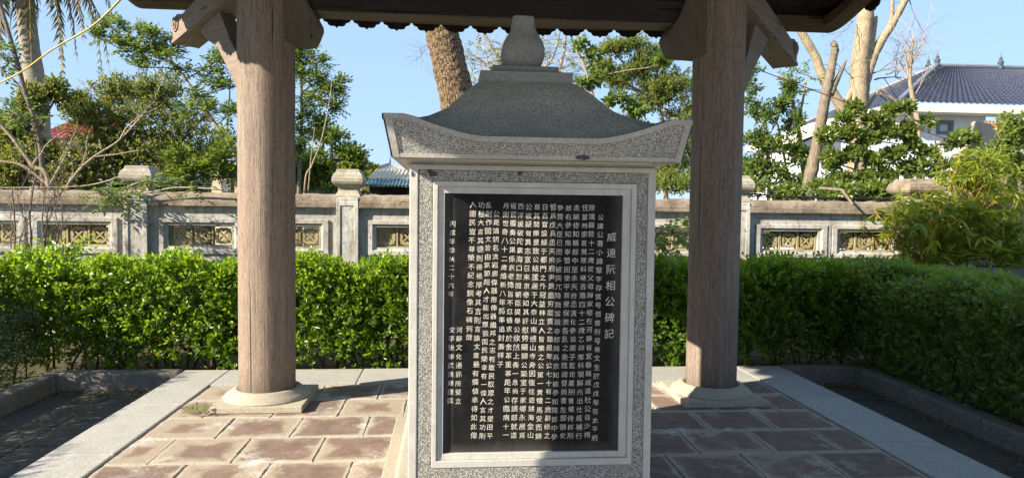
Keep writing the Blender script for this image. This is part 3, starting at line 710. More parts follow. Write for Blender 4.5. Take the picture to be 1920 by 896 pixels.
# cove that carries the roof on the body
cv = []
for (o_, z) in ((.012, 1.690), (.016, 1.697), (.03, 1.703), (.048, 1.7065), (.052, 1.7115)):
    cv.append([(R0[0]-o_, SY0+.035-o_, z), (R0[1]+o_, SY0+.035-o_, z), (R0[1]+o_, SY1+o_, z), (R0[0]-o_, SY1+o_, z)])
MB().grid(cv, True).build('cove', MAT['trim'], st)
MB().box(SX-.232, SX+.232, PY-.245, PY+.245, 2.128, 2.182).build('finial_base', MAT['greystone'], st, False, .004, 1)
MB().box(SX-.170, SX+.170, PY-.18, PY+.18, 2.1825, 2.222).build('finial_base', MAT['greystone'], st, False, .004, 1)
MB().lathe(SX, PY, [(x*.97, z) for x, z in [(.080, 2.218), (.096, 2.242), (.110, 2.275), (.117, 2.312), (.114, 2.345), (.102, 2.378), (.083, 2.408), (.070, 2.434), (.063, 2.462), (.058, 2.505)]], 24, 5).build('finial', MAT['greystone'], st, True)

# ------------------------------------------------------------------ boundary wall with vent blocks
WY = 9.0; WX0, WX1 = -11.6, 16.6; PIL = [-11.5+2.55*i-0.0 for i in range(12)]
PIL = [-1.30+2.55*i for i in range(-4, 8)]
wall = empty('boundary_wall', (0, WY, -.172), 'weathered white boundary wall with brown coping, pillars and rows of ochre vent blocks', 'wall')
ZA, ZB = .985, 1.245                          # opening
core = MB(); wins = []
for i in range(len(PIL)-1):
    a, b = PIL[i], PIL[i+1]; m_ = (a+b)/2
    for c in (m_-.535, m_+.535): wins.append((c-.385, c+.385))
xs = [PIL[0]]+[v for w in wins for v in w]+[PIL[-1]]
for i in range(0, len(xs), 2): core.box(xs[i], xs[i+1], WY, WY+.2, ZA, ZB)
core.box(PIL[0], PIL[-1], WY, WY+.2, -.25, ZA).box(PIL[0], PIL[-1], WY, WY+.2, ZB, 1.50)
core.build('wall_body', MAT['plaster'], wall)
for i in range(len(PIL)-1):
    a, b = PIL[i]+.138, PIL[i+1]-.138
    MB().box(a, b, WY-.075, WY+.27, 1.482, 1.560).build('coping_band', MAT['coping'], wall, False, .012, 2)
    m = MB(); L = int((b-a)/.09); rgc = random.Random(i)
    top = [[(a+(b-a)*k/L, y, z+rgc.uniform(-.012, .010)) for k in range(L+1)] for y, z in ((WY-.058, 1.5605), (WY-.05, 1.625), (WY+.02, 1.655), (WY+.18, 1.655), (WY+.25, 1.625), (WY+.258, 1.5605))]
    m.grid(top).build('coping', MAT['coping'], wall, 'all')
    m_ = (PIL[i]+PIL[i+1])/2
    MB().box(m_-.028, m_+.028, WY-.012, WY+.01, .5, 1.35).build('pilaster_strip', MAT['plaster'], wall)
cross = MB()                                   # one vent block: square rim, lobed ring, diagonal cross
hb, t_ = .1255, .012
cross.box(-hb, hb, 0, .07, -.129, -.129+t_).box(-hb, hb, 0, .07, .129-t_, .129).box(-hb, -hb+t_, .0005, .0695, -.129+t_, .129-t_).box(hb-t_, hb, .0005, .0695, -.129+t_, .129-t_)
nl = 32; lob = []
for k in range(nl):
    a = 2*PI*k/nl; r1 = .098+.010*abs(math.sin(4*a)); r2 = .066-.016*abs(math.cos(2*a))**3*(-1)**0+.012*abs(math.sin(2*a))
    lob.append((r1*math.cos(a), r1*math.sin(a), r2*math.cos(a), r2*math.sin(a)))
for y0, y1 in ((.012, .055),):
    vs = []
    for (a, b, c, d) in lob: vs += [(a, y0, b), (c, y0, d), (a, y1, b), (c, y1, d)]
    fs = []
    for k in range(nl):
        p, q = 4*k, 4*((k+1) % nl); fs += [(p, q, q+1, p+1), (p+2, p+3, q+3, q+2), (p, p+2, q+2, q), (p+1, q+1, q+3, p+3)]
    cross.add(vs, fs)
for sg in (1, -1):
    d = .085; w_ = .011
    for (s0, s1) in ((-1, 1),):
        P = [(s0*d-w_*sg*0, 0)]
        a = Vector((-d, 0, -d*sg)); b = Vector((d, 0, d*sg)); n_ = Vector((-(b-a).z, 0, (b-a).x)).normalized()*w_
        q = [a+n_, b+n_, b-n_, a-n_]; o_ = .0014*sg
        cross.prism(q, lambda p: (p.x, .016+o_, p.z), lambda p: (p.x, .052+o_, p.z))
vent_me = cross.mesh('vent_block', MAT['vent'])
for (a, b) in wins:
    o = lambda r, e: (r[0]-e, r[1]+e, r[2]-e*.85, r[3]+e*.75)
    r_ = (a, b, ZA, ZB)
    f = ring(o(r_, .115), o(r_, .045), WY-.026, WY+.02).build('window_frame', MAT['plaster'], wall, False, .005)
    ring(o(r_, .045), r_, WY-.022, WY+.03, .05).build('inner_frame', MAT['plaster'], f)
    for k in range(3): inst('vent_block', vent_me, wall, ((a+b)/2+(k-1)*.2525, WY+.055, (ZA+ZB)/2), (0, rnd.choice((0, PI/2, PI)), 0))
for x in PIL:
    p = MB().box(x-.137, x+.137, WY-.068, WY+.29, -.25, 1.615).build('pillar', MAT['plaster'], wall, False, .008, 1)
    ring((x-.137+.0, x+.137, .3, 1.56), (x-.085, x+.085, .35, 1.51), WY-.080, WY-.06).build('pillar_trim', MAT['plaster'], p, False, .004)
    k = 1.3 if x > 6 else 1.0
    cyp = WY+.11
    MB().lathe(x, cyp, [(r*k*1.07, z) for r, z in [(.150, 1.612), (.152, 1.635), (.130, 1.668), (.116, 1.70), (.116, 1.742), (.140, 1.752), (.172, 1.785), (.184, 1.815), (.184, 1.862), (.178, 1.868), (.172, 1.90), (.140, 1.935), (.136, 1.965), (.118, 1.972)]], 4, 40).build('pillar_cap', MAT['cap'] if k == 1 else MAT['coping'], p, False, .006, 2)

# low planter wall behind the corner of the hedge
MB().box(5.6, 11.5, 8.10, 8.42, -.2, .845).stand('planter_wall', MAT['kerb'], (8.0, 8.2, -.172), False, .02)
tag(bpy.data.objects['planter_wall'], 'low sandy stone planter wall under the yellow green bamboo', 'wall')

# ------------------------------------------------------------------ clipped hedges round the terrace
def hedge(name, label, x0, x1, y0, y1, ztop, n, mat, leaf, per=6, step=.014, slope=None, seed=1, z0=-.1, stems=60, wob=.075, faces='tfbse'):
    r = np.random.default_rng(seed); root = empty(name, ((x0+x1)/2, (y0+y1)/2, -.172), label, 'hedge')
    M_ = n*9; P = np.stack([r.uniform(x0, x1, M_), r.uniform(y0, y1, M_), r.random(M_)], 1)
    wx = np.sin(P[:, 0]*5.1+seed)+np.sin(P[:, 0]*9.7+2*seed+P[:, 1]*3)+np.sin(P[:, 1]*6.3+seed)+.8*np.sin(P[:, 0]*17+P[:, 1]*13)
    zt = ztop+wob*.5*wx+(slope(P[:, 0], P[:, 1]) if slope is not None else 0)
    P[:, 2] = z0+(zt-z0)*P[:, 2]**.75
    wy = .05*(np.sin(P[:, 0]*6.1+P[:, 2]*7+seed)+np.sin(P[:, 0]*13.0+P[:, 2]*11)); 
    dist = np.stack([zt-P[:, 2], P[:, 1]-y0+wy*1.2+.04, y1-P[:, 1]+.02, P[:, 0]-x0+wy+.04, x1-P[:, 0]+wy+.04], 1)
    Nn = np.array([[0, 0, 1], [0, -1, 0], [0, 1, 0], [-1, 0, 0], [1, 0, 0]], float)
    k = dist.argmin(1); dm = dist[np.arange(M_), k]
    low = np.clip((P[:, 2]-z0)/.25, .3, 1)
    cl = .55+.45*np.sin(P[:, 0]*7.7+P[:, 2]*6+seed)*np.sin(P[:, 2]*9+P[:, 1]*5+P[:, 0]*3.1)
    pr = (np.exp(-np.maximum(dm, 0)/.12)*.9+.08)*low*np.clip(cl+.35, .2, 1)*(dm > -.02)
    idx = np.nonzero(r.random(M_) < pr)[0]
    if len(idx) > n: idx = r.choice(idx, n, False)
    P = P[idx]; k = k[idx]; D = Nn[k]*.75+r.normal(size=(len(idx), 3))*.45; D[:, 2] += .45
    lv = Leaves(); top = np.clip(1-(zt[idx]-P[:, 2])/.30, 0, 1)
    shd = np.clip(.18+.62*top+r.normal(size=len(idx))*.16, 0, 1)  # top sprigs yellower: young growth, with sunlight put into the leaf tone
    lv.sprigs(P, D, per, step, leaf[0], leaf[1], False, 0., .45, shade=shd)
    lv.build('foliage', mat, root)
    sm = MB(); rg = random.Random(seed)
    for _ in range(stems):
        a = Vector((rg.uniform(x0+.15, x1-.15), rg.uniform(y0+.12, y1-.1), -.18)); b = a+Vector((rg.gauss(0, .16), rg.gauss(0, .14), rg.uniform(.5, .8)*(ztop+.1)))
        pts = bend(a, b, 5, .1, .03, rg); sm.tube(pts, [.014, .012, .010, .008, .005], 5, False)
        for _ in range(2): sm.tube(bend(pts[2], pts[2]+Vector((rg.gauss(0, .2), rg.gauss(0, .2), rg.uniform(.15, .4))), 4, .1, .03, rg), [.007, .006, .005, .003], 4, False)
    tag(sm.build('stems', MAT['stem'], root), kind='stuff'); return root
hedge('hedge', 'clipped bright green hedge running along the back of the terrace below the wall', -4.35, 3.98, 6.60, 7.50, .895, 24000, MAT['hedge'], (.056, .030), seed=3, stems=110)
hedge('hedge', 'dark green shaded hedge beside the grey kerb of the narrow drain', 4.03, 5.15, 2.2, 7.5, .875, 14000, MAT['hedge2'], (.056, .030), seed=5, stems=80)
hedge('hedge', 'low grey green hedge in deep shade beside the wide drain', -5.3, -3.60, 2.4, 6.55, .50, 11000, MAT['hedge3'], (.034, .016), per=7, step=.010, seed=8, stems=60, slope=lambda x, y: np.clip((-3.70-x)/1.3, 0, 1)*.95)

# ------------------------------------------------------------------ trees and shrubs beyond the wall
T_ = tree
# coconut palm with drooping old fronds
def frond(mb, lv, o, az, L, rise, drop, nl=34, ll=.42):
    h = np.array([math.cos(az), math.sin(az), 0.]); pts = []
    for i in range(9):
        t = i/8; pts.append(o+Vector((h[0]*L*t*(1-.25*t*t), h[1]*L*t*(1-.25*t*t), rise*t-drop*t*t*t)))
    mb.tube(pts, [.03, .026, .022, .019, .016, .013, .010, .008, .005], 4, False)
    P = []; D = []; nn = nl*2
    for k in range(nl):
        t = .12+.86*k/nl; f = t*8; i = min(7, int(f)); p = pts[i].lerp(pts[i+1], f-i); d = (pts[i+1]-pts[i]).normalized()
        sd = d.cross(Vector((0, 0, 1))).normalized()
        for q in (-1, 1):
            P.append(p); D.append(d*.45+sd*q*.6+Vector((0, 0, -.75)))
    P = np.array(P); D = np.array(D)+G.normal(size=(nn, 3))*.12
    ln = np.array([ll*math.sin(PI*min(1, .15+.8*(j//2)/nl)) for j in range(nn)])+.06
    lv.add(P, D, np.tile(h, (nn, 1))+G.normal(size=(nn, 3))*.3, ln, np.full(nn, .045), np.clip(G.normal(.5, .25, nn), 0, 1))
def palm(px_pts, Y, label, tr, fronds):
    pts = [W(a, b, Y) for a, b in px_pts]; pts = [Vector((pts[0].x+.15, pts[0].y, -.2))]+pts
    root = empty('palm_tree', (pts[0].x, pts[0].y, -.172), label, 'palm tree', 'trees beyond the boundary wall')
    m = MB(); pth = smooth_path(pts, 8); n = len(pth)
    m.tube(pth, [tr*(1.2-.4*i/n)*(1+.03*(i % 2)) for i in range(n)], 12); m.build('trunk', MAT['palmbark'], root, 'all')
    top = pts[-1]; rb = MB(); lv = Leaves(); rg = random.Random(3)
    for az, L, rise, drop in fronds: frond(rb, lv, top+Vector((rg.uniform(-.05, .05), rg.uniform(-.05, .05), rg.uniform(-.1, .1))), az, L, rise, drop)
    fb = MB()
    for _ in range(26):
        a = top+Vector((0, 0, -rg.uniform(.05, .9))); v = Vector((rg.gauss(0, 1), rg.gauss(0, 1), 0)).normalized()*tr*.8
        fb.tube([a+v, a+v*1.7+Vector((0, 0, -.2)), a+v*1.9+Vector((0, 0, -.55))], [.02, .014, .004], 4, False)
    fb.build('old_sheath', MAT['twig'], root); rb.build('frond_rib', MAT['culm'], root); lv.build('crown', MAT['palm'], root)
rp = random.Random(9)
palm([(78, 360), (72, 200), (56, 90), (47, 0), (44, -70)], 16.0, 'tall coconut palm with a pale ringed trunk and drooping browning fronds', .19,
     [(i*2*PI/15+rp.uniform(-.15, .15), rp.uniform(1.9, 2.6), rp.uniform(.5, 1.0), rp.uniform(2.0, 3.2)) for i in range(15)]+[(-.25, 1.25, .3, 2.6), (.15, 1.3, .2, 2.3), (2.9, 1.1, .2, 2.5), (3.4, 1.2, .1, 2.2), (-1.0, .8, .1, 1.8), (3.9, .9, .0, 1.9)])

def stick_tree(name, label, cat, limbs, bark, Y, fans=(), leafs=None, leafmat=None, leaf=(.09, .04), base=None, seed=1, flat=True, twmat=None, per=7, dens=10, group='trees beyond the boundary wall', limbname='trunk', droop=.4, step=.03, ground=True, ridge=.03, rn=12, sub=8):
    """limbs: (list of px points, radius start, radius end); fans: bare twig fans ((px,py),(px,py),n,L,r,depth); leafs: tufts (px,py,r_px)"""
    rg = random.Random(seed); m = MB(); tw = MB()
    b = W(*limbs[0][0][0], Y); root = empty(name, (b.x, b.y, -.172), label, cat, group)
    for i, (pts, r0, r1) in enumerate(limbs):
        P = []
        for j, p in enumerate(pts):
            q = W(p[0], p[1], Y+(p[2] if len(p) > 2 else 0)); P.append(q)
        if ground and i == 0 and P[0].z > -.1: P = [Vector((P[0].x, P[0].y, -.25))]+P
        pth = smooth_path(P, sub); n = len(pth)
        pth = [v+Vector((rg.gauss(0, 1), rg.gauss(0, 1), 0))*r0*(.02 if sub < 10 else 0) for v in pth]
        m.tube(pth, [(r0+(r1-r0)*k/(n-1))*(rg.uniform(.96, 1.04) if sub < 10 else 1) for k in range(n)], rn, True, ridge)
    m.build(limbname, bark, root, 'all')
    for a, c, n, L, r0, dep in fans:
        twigfan(tw, W(a[0], a[1], Y), W(c[0], c[1], Y+rg.uniform(-.4, .4)), n, L, r0, rg, dep)
    lv = Leaves()
    for t in (leafs or ()):
        c = np.array(W(t[0], t[1], Y+rg.uniform(-.5, .5))); R_ = t[2]*mpp(Y); nn = max(2, int(dens*(t[2]/15)))
        P = c+G.normal(size=(nn, 3))*np.array([R_, R_, R_*.6])*.55; D = (P-c); D[:, 2] = D[:, 2]*.5; D = nrm(D)+G.normal(size=(nn, 3))*.35
        lv.sprigs(P, D, per, step, leaf[0], leaf[1], flat, droop, .3, shade=np.clip(G.normal(.45, .2, nn), 0, 1))
        for q in P[:5]: tw.tube(bend(Vector(c)+Vector((0, 0, -R_*.5)), Vector(q), 4, .1, .03, rg), [.010, .008, .006, .004], 3, False)
    if tw.v: tag(tw.build('twigs', twmat or MAT['twig'], root), kind='stuff')
    if lv.V: lv.build('crown', leafmat, root)
    return root
# thin dark leaning trunk at the frame edge
stick_tree('leaning_tree', 'slim dark leaning trunk with sparse leaf tufts in front of the palm', 'tree', [([(82, 360), (72, 250), (48, 175), (26, 95), (0, 5), (-14, -60)], .042, .026), ([(62, 215), (35, 160), (0, 131)], .016, .009)], MAT['twig'], 11.0,
    leafs=[(8, 105, 14), (-6, 98, 18), (14, 118, 8), (4, 135, 8), (20, 200, 22), (40, 215, 18), (10, 225, 20)], leafmat=MAT['leafC'], leaf=(.10, .045), seed=2)
# frangipani like shrub with white branches right behind the coping
stick_tree('white_branched_shrub', 'leafless shrub with whitish forked branches just behind the coping', 'shrub', [([(92, 352), (60, 310), (20, 255), (-20, 215)], .034, .018), ([(92, 350), (108, 322), (124, 290)], .022, .010),
    ([(122, 355), (150, 318), (180, 292), (225, 262), (275, 208)], .026, .010), ([(178, 294), (215, 290), (262, 282)], .016, .006), ([(125, 356), (138, 325)], .026, .018), ([(190, 280), (186, 262)], .014, .008), ([(92, 348), (40, 310), (-10, 302)], .02, .012)], MAT['pale'], 10.0,
    fans=[((225, 262), (262, 215), 4, .35, .012, 2), ((250, 235), (290, 190), 4, .3, .01, 2), ((108, 322), (130, 270), 4, .35, .01, 2), ((150, 318), (165, 255), 3, .3, .009, 2), ((60, 310), (100, 260), 3, .4, .012, 2)], twmat=MAT['paletwig'], seed=3)
T_('bushy_tree', 'dense olive green bushy tree with fine leaves between the palm and the fluttering tall tree', 'tree', [(250, 400, 13.2), (255, 300, 13.2), (265, 230, 13.2)],
   [(265, 215, 85, 60), (185, 230, 60, 50), (335, 255, 70, 60), (300, 170, 50, 35), (220, 170, 45, 30), (235, 290, 90, 40), (360, 310, 60, 40), (150, 200, 30, 30), (300, 300, 60, 50), (400, 300, 35, 40), (200, 290, 50, 45)], MAT['leafA'], MAT['bark2'], (.09, .04), (.065, .032), 46, 6, .020, seed=4, sub=.62)
T_('bushy_tree', 'dark green undergrowth tree behind the white branched shrub', 'tree', [(40, 420, 12.5), (45, 330, 12.5), (50, 270, 12.5)],
   [(20, 250, 45, 45), (70, 300, 60, 40), (10, 320, 50, 40), (130, 310, 40, 40), (105, 175, 24, 24), (60, 190, 30, 30), (150, 330, 70, 30)], MAT['leafA'], MAT['bark2'], (.08, .04), (.085, .042), 55, 6, .03, seed=5, sub=.4)
T_('bushy_tree', 'low leafy bush with pale drooping leaf tips behind the coping by the thick left column', 'tree', [(360, 420, 10.6), (362, 345, 10.6), (365, 320, 10.6)],
   [(340, 330, 35, 25), (380, 320, 32, 28), (415, 290, 25, 40), (330, 300, 26, 22), (425, 330, 22, 22)], MAT['leafB'], MAT['bark2'], (.04, .02), (.085, .035), 34, 7, .028, True, .6, seed=6, sub=.3)
# tall tree with pinnate leaves reaching up left of the column
T_('tall_thin_tree', 'tall thin tree with airy leaf clusters and long bare slanting stems left of the column', 'tree', [(470, 400, 11), (440, 285, 11), (405, 235, 11), (360, 165, 11), (315, 105, 11)],
   [(210, 50, 32, 16), (265, 62, 40, 20), (255, 95, 42, 20), (310, 108, 34, 22), (190, 72, 22, 14), (290, 72, 30, 18), (265, 125, 22, 14), (228, 85, 28, 15), (330, 88, 22, 16), (410, 110, 30, 22), (400, 140, 30, 22), (420, 165, 28, 20), (372, 185, 18, 14), (395, 205, 26, 16), (345, 130, 18, 14), (430, 215, 24, 20), (350, 205, 20, 16), (420, 265, 30, 22)],
   MAT['leafC'], MAT['pale'], (.05, .014), (.075, .034), 26, 7, .022, True, .5, seed=7, sub=.26, limb_r=.013, branches=7)
stick_tree('tall_thin_tree', 'bare upright sapling stems leaning against the tall thin tree by the column', 'tree', [([(446, 300), (420, 265), (395, 225), (352, 170)], .02, .010), ([(424, 270), (430, 190), (432, 140)], .014, .007), ([(400, 232), (370, 200), (340, 178), (300, 130)], .012, .006)], MAT['pale'], 11.3, seed=4)
# layered tree to the right of the column
T_('feathery_tree', 'feathery tree with tiers of drooping leaflets rising right beside the sunlit column', 'tree', [(560, 400, 11.5), (562, 300, 11.5), (566, 200, 11.5), (562, 100, 11.5), (558, 60, 11.5)],
   [(575, 92, 22, 10), (590, 118, 36, 12), (600, 150, 36, 12), (618, 172, 34, 11), (585, 190, 36, 12), (625, 200, 18, 10), (575, 220, 30, 11), (600, 235, 28, 10), (570, 255, 26, 14), (560, 140, 22, 18), (560, 280, 26, 12), (550, 110, 20, 20), (632, 158, 18, 8)],
   MAT['leafC'], MAT['bark2'], (.04, .012), (.075, .032), 34, 8, .024, True, .9, seed=8, sub=.34, limb_r=.012, branches=6, dy=.7, up=.05)
stick_tree('slender_pole', 'two pale bare poles leaning out of the bush beside the cream pillar', 'tree', [([(571, 358), (585, 310), (602, 265), (618, 190), (622, 150)], .016, .006), ([(578, 358), (583, 300), (590, 240)], .011, .006)], MAT['pale'], 10.6, seed=6)
T_('round_bush_tree', 'rounded mid green tree between the feathery tree and the grey hip roof', 'tree', [(620, 420, 14.5), (620, 330, 14.5), (622, 280, 14.5)],
   [(620, 262, 40, 26), (655, 290, 32, 28), (590, 310, 40, 34), (640, 330, 40, 24), (668, 315, 22, 26), (600, 345, 40, 18), (560, 335, 24, 30)], MAT['leafB'], MAT['bark2'], (.07, .03), (.10, .05), 48, 6, .03, seed=9, sub=.36)
# old trunk with ridged bark rising behind the stele roof
stick_tree('old_tree', 'massive old trunk with ridged brown bark leaning behind the stele roof', 'tree', [([(885, 330), (868, 240), (852, 160), (838, 100), (826, 45), (812, -40), (800, -120)], .33, .28), ([(812, -60), (770, -140), (700, -260)], .2, .1), ([(806, -90), (860, -180), (930, -300)], .2, .1)], MAT['bark'], 13.0,
    fans=[((806, 82), (786, 92), 6, .5, .006, 2), ((806, 85), (784, 112), 6, .45, .005, 2), ((812, -60), (770, -160), 4, 1.4, .06, 3)], seed=8, ridge=.035, rn=34, sub=26)
# leafless pale tree and leafy trees behind the stele to the right
rf_ = random.Random(21)
stick_tree('twiggy_tree', 'twiggy half bare tree with thin grey pink branches behind the gourd finial', 'tree', [([(965, 420), (960, 250), (955, 170), (935, 110), (905, 60)], .09, .03), ([(958, 200), (1000, 140), (1010, 60), (1008, 20)], .05, .02), ([(985, 160), (1035, 110), (1050, 60)], .04, .015), ([(955, 170), (910, 120), (870, 95)], .035, .012), ([(1040, 300), (1045, 160), (1060, 80), (1055, 20)], .05, .02)], MAT['pale'], 17.0,
    fans=[((905+rf_.uniform(-40, 60), 150+rf_.uniform(-40, 30)), (890+i*16+rf_.uniform(-15, 15), 60+rf_.uniform(-10, 90)), 5, .75, .012, 3) for i in range(18)],
    leafs=[(rf_.uniform(870, 1095), rf_.uniform(75, 190), rf_.uniform(8, 16)) for _ in range(70)], leafmat=MAT['leafE'], leaf=(.085, .04), twmat=MAT['paletwig'], seed=9, dens=9, per=5)
T_('broad_leaf_tree', 'broad leaf tree with big glossy green leaves behind the stele roof', 'tree', [(1130, 420, 11.8), (1128, 300, 11.8), (1120, 220, 11.8), (1098, 130, 11.8), (1075, 85, 11.8)],
   [(1085, 88, 16, 12), (1112, 104, 18, 14), (1120, 150, 24, 18), (1160, 190, 30, 20), (1195, 212, 28, 16), (1092, 165, 18, 14), (1240, 118, 18, 14)], MAT['leafB'], MAT['pale'], (.05, .018), (.105, .062), 15, 4, .03, seed=11, sub=.3, limb_r=.014)
T_('fine_leaf_tree', 'fine leaved yellowish green tree filling the gap beside the dark column', 'tree', [(1250, 420, 13.5), (1245, 300, 13.5), (1240, 200, 13.5)],
   [(1150, 95, 34, 18), (1160, 150, 34, 24), (1130, 130, 26, 22), (1190, 85, 34, 16), (1230, 110, 40, 26), (1265, 160, 50, 40), (1225, 180, 44, 40), (1285, 230, 50, 45), (1250, 280, 50, 45), (1310, 290, 44, 50), (1260, 335, 56, 30), (1200, 130, 34, 30), (1330, 200, 44, 50), (1180, 240, 30, 24)], MAT['leafE'], MAT['pale'], (.07, .03), (.062, .029), 46, 6, .022, seed=12, sub=.78, branches=16)
T_('fine_leaf_tree', 'light green shrubs with thin pale stems just right of the shaded column', 'tree', [(1440, 420, 12.4), (1442, 330, 12.4), (1440, 260, 12.4)],
   [(1405, 160, 22, 40), (1430, 215, 34, 28), (1412, 265, 30, 26), (1455, 275, 34, 24), (1410, 310, 30, 26), (1445, 320, 36, 26), (1480, 170, 20, 26), (1490, 230, 22, 30), (1500, 300, 30, 30), (1420, 345, 40, 18), (1490, 345, 40, 18), (1465, 200, 18, 18)], MAT['leafB'], MAT['pale'], (.05, .02), (.085, .042), 32, 6, .024, seed=13, sub=.34, limb_r=.012)
stick_tree('slender_pole', 'thin pale forked trunk standing between the shaded column and the broken trunk', 'tree', [([(1508, 360), (1505, 310), (1497, 240), (1478, 165), (1470, 150), (1455, 148)], .055, .02), ([(1495, 235), (1505, 190), (1512, 150)], .03, .012), ([(1480, 350), (1462, 250), (1450, 215), (1440, 190)], .025, .010)], MAT['pale'], 12.8, seed=10,
    leafs=[(1478, 140, 12), (1495, 130, 10), (1510, 170, 10), (1520, 145, 9), (1490, 190, 10)], leafmat=MAT['leafB'], leaf=(.09, .045))
# dead and pollarded trees
stick_tree('broken_trunk', 'dead broken trunk with a jagged splintered top and a side shard', 'dead tree', [([(1512, 400), (1520, 330), (1530, 280), (1542, 215), (1552, 160), (1560, 120), (1565, 92), (1562, 80)], .13, .05), ([(1556, 178), (1568, 152), (1580, 128), (1587, 112)], .07, .012), ([(1560, 110), (1570, 96), (1568, 88)], .05, .012)], MAT['bark2'], 12.0, seed=11)
stick_tree('pollarded_tree', 'pale pollarded tree with thick bare limbs rising under the roof corner', 'dead tree', [([(1606, 420), (1607, 250), (1609, 190), (1612, 120), (1620, 60), (1624, 5), (1626, -40)], .22, .15),
    ([(1598, 215), (1618, 165), (1632, 120), (1648, 85), (1676, 40), (1700, -5), (1720, -50)], .14, .06), ([(1670, 50), (1673, 20), (1674, -10)], .05, .03), ([(1630, 120), (1634, 80), (1640, 40), (1640, 32)], .08, .055), ([(1622, 60), (1630, 40), (1641, 38)], .05, .04),
    ([(1590, 225), (1565, 180), (1545, 150), (1528, 105), (1505, 65), (1490, 30)], .12, .08), ([(1607, 150), (1590, 185), (1580, 205)], .07, .05), ([(1605, 240), (1640, 180), (1655, 170), (1690, 200)], .04, .02), ([(1620, 190), (1625, 140)], .1, .08)], MAT['pale'], 15.0,
    fans=[((1630, 140), (1680, 125), 5, 1.0, .02, 3), ((1640, 150), (1690, 145), 5, 1.0, .02, 3), ((1660, 140), (1700, 130), 4, .8, .016, 3), ((1600, 150), (1570, 120), 4, .6, .012, 2), ((1545, 150), (1580, 95), 4, .6, .012, 2), ((1600, 40), (1580, 60), 5, .6, .012, 2), ((1650, 180), (1680, 200), 4, .8, .016, 2), ((1700, -10), (1720, 40), 3, .9, .014, 2)], twmat=MAT['twig'], seed=12)
stick_tree('bare_sapling', 'small bare twiggy tree with a pale stem in front of the blue tiled roof', 'dead tree', [([(1722, 420), (1722, 250), (1714, 200), (1706, 150), (1708, 110), (1712, 75)], .07, .02), ([(1708, 165), (1700, 120), (1694, 85)], .025, .010), ([(1720, 240), (1700, 215), (1680, 190), (1650, 175)], .022, .008), ([(1708, 120), (1725, 95), (1735, 70)], .02, .008)], MAT['pale'], 14.0,
    fans=[((1706, 130), (1690+i*8, 62+abs(i-3)*7), 4, .65, .010, 3) for i in range(7)]+[((1712, 190), (1745, 120), 4, .6, .010, 2), ((1708, 165), (1680, 110), 4, .6, .010, 2)], twmat=MAT['paletwig'], seed=13)
# leafy shrubs along the back of the wall, right
T_('climbing_shrub', 'large dark leaved shrub climbing in front of the white house below the dead trees', 'shrub', [(1600, 420, 10.9), (1605, 320, 10.9), (1610, 260, 10.9)],
   [(1578, 226, 24, 16), (1602, 205, 20, 12), (1640, 226, 28, 16), (1668, 208, 18, 12), (1694, 204, 22, 12), (1552, 258, 24, 20), (1592, 252, 24, 18), (1626, 262, 22, 18), (1664, 252, 26, 20), (1700, 246, 20, 18), (1710, 272, 18, 14), (1560, 300, 26, 22), (1600, 292, 24, 18), (1640, 302, 26, 20), (1680, 290, 24, 18), (1572, 338, 30, 20), (1622, 338, 28, 18), (1662, 330, 26, 18), (1540, 352, 26, 14), (1700, 318, 18, 14)], MAT['leafD'], MAT['bark2'], (.05, .025), (.092, .054), 32, 4, .020, seed=15, sub=.42, limb_r=.014)
T_('climbing_shrub', 'shrub with sparse leaves between the window and the bare concrete gable', 'shrub', [(1760, 420, 10.9), (1755, 320, 10.9), (1755, 270, 10.9)],
   [(1738, 232, 18, 14), (1740, 290, 30, 22), (1790, 270, 26, 24), (1820, 265, 26, 24), (1715, 320, 36, 24), (1770, 315, 34, 26), (1800, 258, 12, 12)], MAT['leafD'], MAT['bark2'], (.04, .02), (.095, .055), 22, 4, .022, seed=16, sub=.28, limb_r=.012)
T_('climbing_shrub', 'dark glossy shrub at the frame edge before the orange roof', 'shrub', [(1915, 420, 10.2), (1912, 330, 10.2), (1910, 280, 10.2)],
   [(1900, 240, 26, 18), (1890, 275, 22, 22), (1925, 265, 24, 24), (1870, 295, 20, 20), (1905, 320, 26, 22)], MAT['leafD'], MAT['bark2'], (.05, .025), (.09, .05), 34, 6, .03, seed=17, sub=.36, limb_r=.012)
T_('climbing_shrub', 'thin twiggy shrubs over the coping between the fine leaved tree and the dark column', 'shrub', [(1240, 420, 10.0), (1250, 350, 10.0)],
   [(1240, 350, 20, 18), (1275, 352, 24, 16), (1300, 345, 24, 20), (1395, 350, 20, 18), (1425, 358, 20, 14)], MAT['leafE'], MAT['twig'], (.02, .012), (.06, .03), 24, 6, .024, seed=18, sub=.3, limb_r=.008)
T_('undergrowth_bush', 'dark low bushes filling the strip behind the vent blocks under the climbing shrub', 'shrub', [(1560, 520, 9.9), (1560, 440, 9.9)],
   [(1430, 430, 40, 40, 9.9), (1500, 430, 40, 45, 9.9), (1570, 425, 40, 45, 9.9), (1640, 420, 40, 45, 9.9), (1700, 400, 40, 45, 10), (1480, 370, 40, 18, 10), (1570, 368, 40, 16, 10), (1640, 365, 40, 16, 10), (1360, 430, 30, 40, 9.9)], MAT['leafD'], MAT['bark2'], (.03, .02), (.10, .05), 60, 5, .026, seed=20, sub=.4, limb_r=.012)
